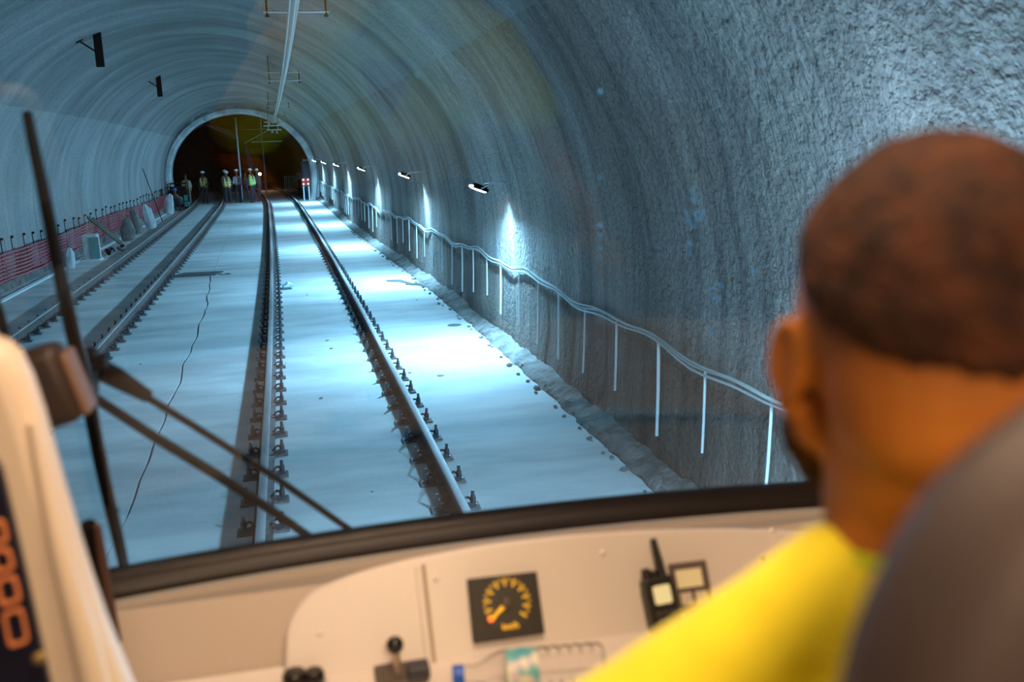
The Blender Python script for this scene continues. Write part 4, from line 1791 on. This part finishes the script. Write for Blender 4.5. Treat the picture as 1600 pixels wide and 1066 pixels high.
mb.build('brown_sleeve', mat('brown_sleeve', (.08, .03, .016), .5), t)

# ------------------------------------------------ driver seat
st = thing('driver_seat', (.40, .27, 1.42), 'dark vinyl driver seat with a broad rounded backrest', 'seat')
SX = .405
left = [at_y(x_, y_, .32) for x_, y_ in ((1248, 1140), (1266, 1050), (1284, 975), (1312, 900), (1350, 822), (1402, 742), (1475, 668), (1560, 606))]
left = [(SX - .212, 2.05), (SX - .222, 2.40), (SX - .218, 2.56)] + [(p_.x, p_.z) for p_ in left] + [(SX - .09, left[-1].z + .022), (SX - .03, left[-1].z + .034)]
poly = [(2 * SX - x_, z_) for x_, z_ in left] + list(reversed(left))
mb = MB()
mb.prism(poly, (0, .245, 0), (1, 0, 0), (0, 0, 1), (0, 1, 0), .075)
mb.build('backrest', M_seat, st, bevel=.026)
mb = MB()
mb.box((SX, .50, 1.90), (.46, .46, .10))
mb.build('seat_cushion', M_seat, st, bevel=.03)
mb = MB()
mb.box((SX, .29, 1.99), (.30, .06, .20))
mb.build('hinge_bracket', M_blackm, st, smooth_=False)
mb = MB()
mb.lathe((SX, .50, 1.39), [(.16, 0), (.16, .02), (.05, .05), (.045, .44), (.12, .46)], 20)
mb.build('pedestal', M_blackm, st)


# ================================================================== THE DRIVER
HC = at_d(1447, 536, .58)
HROT = Euler((math.radians(4), 0, math.radians(-17))).to_matrix()


def hs(x, y, z):
    return HC + HROT @ Vector((x, y, z))


dr = thing('person', (.36, .50, 1.96), 'driver seen from behind with short dark hair and a beard, in a bright yellow shirt', 'person')
DO = dr.location.copy()


def fade(m, nt, b, tc, mp):
    L = nt.links
    geo = nt.nodes.new('ShaderNodeSeparateXYZ')
    L.new(tc.outputs['Object'], geo.inputs[0])
    z = nt.nodes.new('ShaderNodeMapRange')
    z.inputs[1].default_value = HC.z - DO.z - .035
    z.inputs[2].default_value = HC.z - DO.z + .035
    L.new(geo.outputs[2], z.inputs[0])
    back = HROT @ Vector((0, -1, 0))
    dt = nt.nodes.new('ShaderNodeVectorMath')
    dt.operation = 'DOT_PRODUCT'
    dt.inputs[1].default_value = back
    L.new(tc.outputs['Object'], dt.inputs[0])
    o0 = (HC - DO).dot(back)
    y = nt.nodes.new('ShaderNodeMapRange')
    y.inputs[1].default_value = o0 - .02
    y.inputs[2].default_value = o0 + .05
    L.new(dt.outputs['Value'], y.inputs[0])
    mu = nt.nodes.new('ShaderNodeMath')
    mu.operation = 'MULTIPLY'
    L.new(z.outputs[0], mu.inputs[0])
    L.new(y.outputs[0], mu.inputs[1])
    mx_ = nt.nodes.new('ShaderNodeMix')
    mx_.data_type = 'RGBA'
    L.new(mu.outputs[0], mx_.inputs[0])
    src = b.inputs['Base Color'].links[0].from_socket
    L.new(src, mx_.inputs[6])
    mx_.inputs[7].default_value = (.06, .022, .009, 1)
    L.new(mx_.outputs[2], b.inputs['Base Color'])


M_skin = mat('skin_brown', (.58, .20, .030), .55, spec=.25, var=(.46, .145, .02), vscale=9, bump=.15, bscale=120, bdist=.0008, extra=fade)


def loc(mb):
    mb.v = [tuple(Vector(v) - DO) for v in mb.v]
    return mb


COL = at_d(1432, 838, .60)
NK = COL + Vector((0, .005, .030))
SH_L = at_d(964, 1054, .63) + Vector((.015, .0, -.072))
SH_R = Vector((2 * COL.x - SH_L.x, SH_L.y - .06, SH_L.z))
CH = Vector((.36, .40, 2.30))
PEL = Vector((.375, .46, 2.02))
mb = MB()
mb.ell(hs(0, -.008, .026), (.077, .097, .094), 28, 18, HROT)
mb.ell(hs(0, -.045, -.005), (.070, .062, .075), 22, 14, HROT)
mb.ell(hs(0, .038, -.030), (.062, .058, .078), 22, 14, HROT)
mb.ell(hs(0, .048, -.085), (.044, .045, .034), 18, 12, HROT)
for s_ in (-1, 1):
    capsule(mb, hs(s_ * .060, -.002, -.050), hs(s_ * .022, .070, -.100), .018, .020, 12)
    mb.ell(hs(s_ * .036, .072, -.025), (.022, .020, .020), 14, 10, HROT)
    mb.ell(hs(s_ * .030, .086, .022), (.028, .012, .010), 12, 8, HROT)
    mb.ell(hs(s_ * .012, .106, -.040), (.009, .012, .009), 10, 7, HROT)
    # ear: shell, rim and lobe leaving the side of the head
    ec = hs(s_ * .079, -.004, -.012)
    er = HROT @ Euler((0, 0, math.radians(-20 * s_))).to_matrix()
    mb.ell(ec, (.006, .015, .024), 14, 10, er)
    rim = []
    for k in range(15):
        a = math.radians(-60 + 285 * k / 14)
        rim.append(ec + er @ Vector((s_ * .006, -.015 * math.cos(a) * 1.05, .026 * math.sin(a) + .002)))
    mb.tube(rim, .0036, 8)
    mb.ell(ec + er @ Vector((s_ * .003, .004, -.025)), (.005, .007, .008), 10, 7, er)
capsule(mb, hs(0, .097, .010), hs(0, .112, -.036), .009, .014, 12)
mb.ell(hs(0, .090, -.066), (.024, .012, .007), 14, 8, HROT)
mb.ell(hs(0, .088, -.077), (.020, .012, .007), 14, 8, HROT)
# neck and upper back
capsule(mb, hs(0, -.030, -.030), NK + Vector((.004, -.006, 0)), .063, .060, 22)
capsule(mb, hs(0, -.052, .0), NK + Vector((.006, -.02, 0)), .056, .050, 20)
capsule(mb, NK, CH + Vector((0, .0, .10)), .055, .085, 22)
for s_, sj in ((-1, SH_L), (1, SH_R)):
    capsule(mb, NK + Vector((s_ * .02, .01, -.09)), sj + Vector((0, 0, -.02)), .035, .042, 16)
capsule(mb, CH + Vector((0, 0, .10)), CH, .13, .13, 18)
# arms
EL_L, HA_L = Vector((.08, .60, 2.235)), Vector((.13, .86, 2.190))
EL_R, HA_R = Vector((.64, .58, 2.245)), Vector((.69, .86, 2.165))
for sj, el, ha in ((SH_L, EL_L, HA_L), (SH_R, EL_R, HA_R)):
    capsule(mb, sj, el, .052, .040, 14)
    capsule(mb, el, ha, .040, .026, 14)
    d = (ha - el).normalized()
    side = Vector((1, 0, 0)) if ha is HA_L else Vector((-1, 0, 0))
    side = (side - d * side.dot(d)).normalized()
    pc = ha + d * .045
    capsule(mb, ha, ha + d * .03, .026, .028, 12)
    mb.ell(pc, (.038, .045, .017), 16, 10, Vector((0, 1, 0)).rotation_difference(d).to_matrix())
    dn = Vector((0, 0, -1))
    for f_, ln in enumerate((.040, .046, .042, .032)):
        b_ = pc + d * .036 + side * (.026 - .0175 * f_)
        k1 = b_ + d * ln * .75 + dn * ln * .15
        k2 = k1 + d * ln * .40 + dn * ln * .45
        k3 = k2 + d * ln * .05 + dn * ln * .45
        capsule(mb, b_ - d * .02, k1, .0095, .009, 8)
        capsule(mb, k1, k2, .009, .0082, 8)
        capsule(mb, k2, k3, .0082, .007, 8)
    t1 = ha + d * .018 + side * .026
    t2 = t1 + d * .028 + side * .022 + dn * .006
    t3 = t2 + d * .026 + side * .004 + dn * .012
    capsule(mb, t1, t2, .0125, .0105, 8)
    capsule(mb, t2, t3, .0105, .0085, 8)
blob('body', loc(mb), M_skin, .0042, dr, 4)
for s_ in (-1, 1):
    mb = MB()
    mb.ell(hs(s_ * .030, .083, .006), (.0115, .0115, .0115), 14, 10)
    blob_o = loc(mb).mesh('eye', mat('eye_white' + str(s_), (.8, .78, .74), .2))
    inst('eye', blob_o, (0, 0, 0), (0, 0, 0), dr)
    mb = MB()
    mb.ell(hs(s_ * .030, .0925, .006), (.0052, .0030, .0052), 12, 8, HROT)
    inst('iris', loc(mb).mesh('iris', M_hair), (0, 0, 0), (0, 0, 0), dr)


# hair: a close cap above the hairline, with a ragged faded edge
def hairline(a):
    """a = 0 front, PI = nape; height of the lower edge in head space"""
    c = math.cos(a)
    if c > 0:
        return .040 + .030 * c ** 1.5
    return .040 - .026 * (-c) ** 1.2


rows = []
for layer in (0,):
    NA, NB = 96, 30
    for j in range(NB + 1):
        row = []
        for i in range(NA + 1):
            a = 2 * PI * i / NA
            dx, dy = math.sin(a), math.cos(a)
            zl = hairline(a) + .006 * noise.noise(Vector((dx * 6, dy * 6, 2))) + .004 * noise.noise(Vector((dx * 19, dy * 19, 5)))
            lo = math.asin(max(-1, min(1, (zl - .026) / .103)))
            ph = lo + (PI / 2 - lo) * j / NB
            edge = min(1, j / 5)
            k = .965 + .060 * edge ** .6
            p = Vector((dx * math.cos(ph) * .0800 * k, dy * math.cos(ph) * .1005 * k - .008, math.sin(ph) * .0975 * k + .026))
            # the occiput
            q_ = Vector((dx * math.cos(ph), dy * math.cos(ph), math.sin(ph)))
            if p.y < -.02 and p.z < .05:
                w_ = min(1, (-.02 - p.y) / .05) * min(1, (.05 - p.z) / .05)
                p = p + Vector((q_.x * .003, -.007 * w_, 0))
            n_ = noise.noise(p * 90) * .0016 + noise.noise(p * 240) * .0012 + noise.noise(p * 35) * .0018
            p += q_ * n_ * edge
            row.append(tuple(hs(*p)))
        rows.append(row)
mb = MB()
mb.grid(rows)
me = loc(mb).mesh('hair', M_hair)
me.polygons.foreach_set('use_smooth', [True] * len(me.polygons))
inst('hair', me, (0, 0, 0), (0, 0, 0), dr)
# beard along the jaw
mb = MB()
for s_ in (-1, 1):
    capsule(mb, hs(s_ * .072, .010, -.030), hs(s_ * .066, .018, -.062), .009, .013, 12)
    capsule(mb, hs(s_ * .064, .012, -.062), hs(s_ * .030, .072, -.112), .018, .023, 14)
    capsule(mb, hs(s_ * .028, .096, -.062), hs(s_ * .026, .088, -.10), .010, .014, 10)
capsule(mb, hs(-.03, .074, -.112), hs(.03, .074, -.112), .023, .023, 14)
capsule(mb, hs(-.022, .105, -.056), hs(.022, .105, -.056), .006, .006, 10)
blob('beard', loc(mb), M_hair, .004, dr, 3, lambda p: p + Vector((noise.noise(p * 200), noise.noise(p * 200 + Vector((5, 0, 0))), noise.noise(p * 200 + Vector((0, 5, 0))))) * .0018)

# shirt
mb = MB()
capsule(mb, COL + Vector((-.040, 0, -.030)), SH_L, .045, .072, 20)
capsule(mb, COL + Vector((.040, 0, -.030)), SH_R, .045, .072, 20)
mb.ell(COL + Vector((0, 0, -.035)), (.075, .076, .040), 20, 12)
capsule(mb, COL + Vector((0, -.012, -.055)), CH + Vector((0, -.02, .05)), .082, .12, 20)
capsule(mb, CH + Vector((-.09, 0, .13)), PEL + Vector((-.08, 0, .02)), .125, .12, 20)
capsule(mb, CH + Vector((.09, 0, .13)), PEL + Vector((.08, 0, .02)), .125, .12, 20)
for sj, el in ((SH_L, EL_L), (SH_R, EL_R)):
    capsule(mb, sj + Vector((0, 0, -.01)), sj.lerp(el, .75), .074, .066, 18)


def wrinkle(p):
    n_ = noise.noise(Vector((p.x * 9, p.y * 5, p.z * 14))) * .006 + noise.noise(p * 30) * .0018
    c = Vector((0, -.06, p.z))
    return p + (p - c).normalized() * n_


blob('shirt', loc(mb), M_yel, .008, dr, 5, wrinkle)
mb = MB()
ring = []
for k in range(25):
    a = 2 * PI * k / 24
    ring.append(COL + Vector((.0575 * math.cos(a), .060 * math.sin(a), -.004 - .010 * math.sin(a))))
mb.tube(ring, .008, 8)
inst('collar', loc(mb).mesh('collar', mat('collar_lime', (.62, .74, .01), .75)), (0, 0, 0), (0, 0, 0), dr)
# trousers and shoes
mb = MB()
KN = []
capsule(mb, PEL + Vector((-.07, 0, 0)), PEL + Vector((.07, 0, 0)), .125, .125, 16)
for s_ in (-1, 1):
    hj = PEL + Vector((s_ * .09, .02, -.01))
    kn = Vector((.37 + s_ * .13, .88, 1.98))
    an = Vector((.37 + s_ * .14, .98, 1.52))
    capsule(mb, hj, kn, .090, .066, 16)
    capsule(mb, kn, an, .064, .048, 14)
    KN.append(an)
blob('trousers', loc(mb), M_ftrou, .012, dr, 4)
for an in KN:
    mb = MB()
    capsule(mb, an + Vector((0, -.03, -.07)), an + Vector((0, .16, -.085)), .042, .036, 14)
    mb.box(an + Vector((0, .07, -.115)), (.09, .28, .025))
    inst('shoe', loc(mb).mesh('shoe', M_black), (0, 0, 0), (0, 0, 0), dr)


# ------------------------------------------------ water drops on the glass
M_drop = mat('water_drop', (.10, .42, .95), .1, trans=.0)  # blue of the lamp light caught in the drops is put into their colour
for n_ in [M_drop.node_tree.nodes['Principled BSDF']]:
    n_.inputs['Subsurface Weight'].default_value = 1.
    n_.inputs['Subsurface Radius'].default_value = (.02, .02, .02)
mb = MB()
mb.ell((0, 0, 0), (.0033, .0011, .0033), 12, 8)
dme = mb.mesh('water_drop', M_drop)
drops = [(938, 143, 1.0), (938, 277, .8), (938, 352, 1.), (938, 368, .8), (938, 388, .8), (938, 402, .7), (1083, 300, .8), (1087, 313, 1.1), (1072, 333, .8), (1086, 334, .8), (1099, 329, .8),
         (1076, 346, .9), (1090, 343, .9), (1098, 338, .8), (1083, 354, .9), (1079, 381, 1.), (1078, 395, .9), (1112, 450, .8), (1126, 446, 1.), (1114, 464, 1.1), (1124, 467, .9), (1177, 423, .9), (1113, 519, 1.), (652, 117, .7)]
for px, py, k in drops:
    o = inst('water_drop', dme, on_glass(px, py, -.0012), (0, 0, 0), None, (k, k, k))
    side = 'in the ring of drops' if 1065 < px < 1105 and py < 365 else 'in the small cluster nearer the driver head' if 1105 < px < 1130 and py > 440 else 'in the upright row' if px == 938 else 'standing alone'
    tag(o, 'small water drop coloured blue like caught lamp light on the windscreen glass, ' + side, 'water drop', 'water drops on the windscreen, ' + side)
#REFL2#
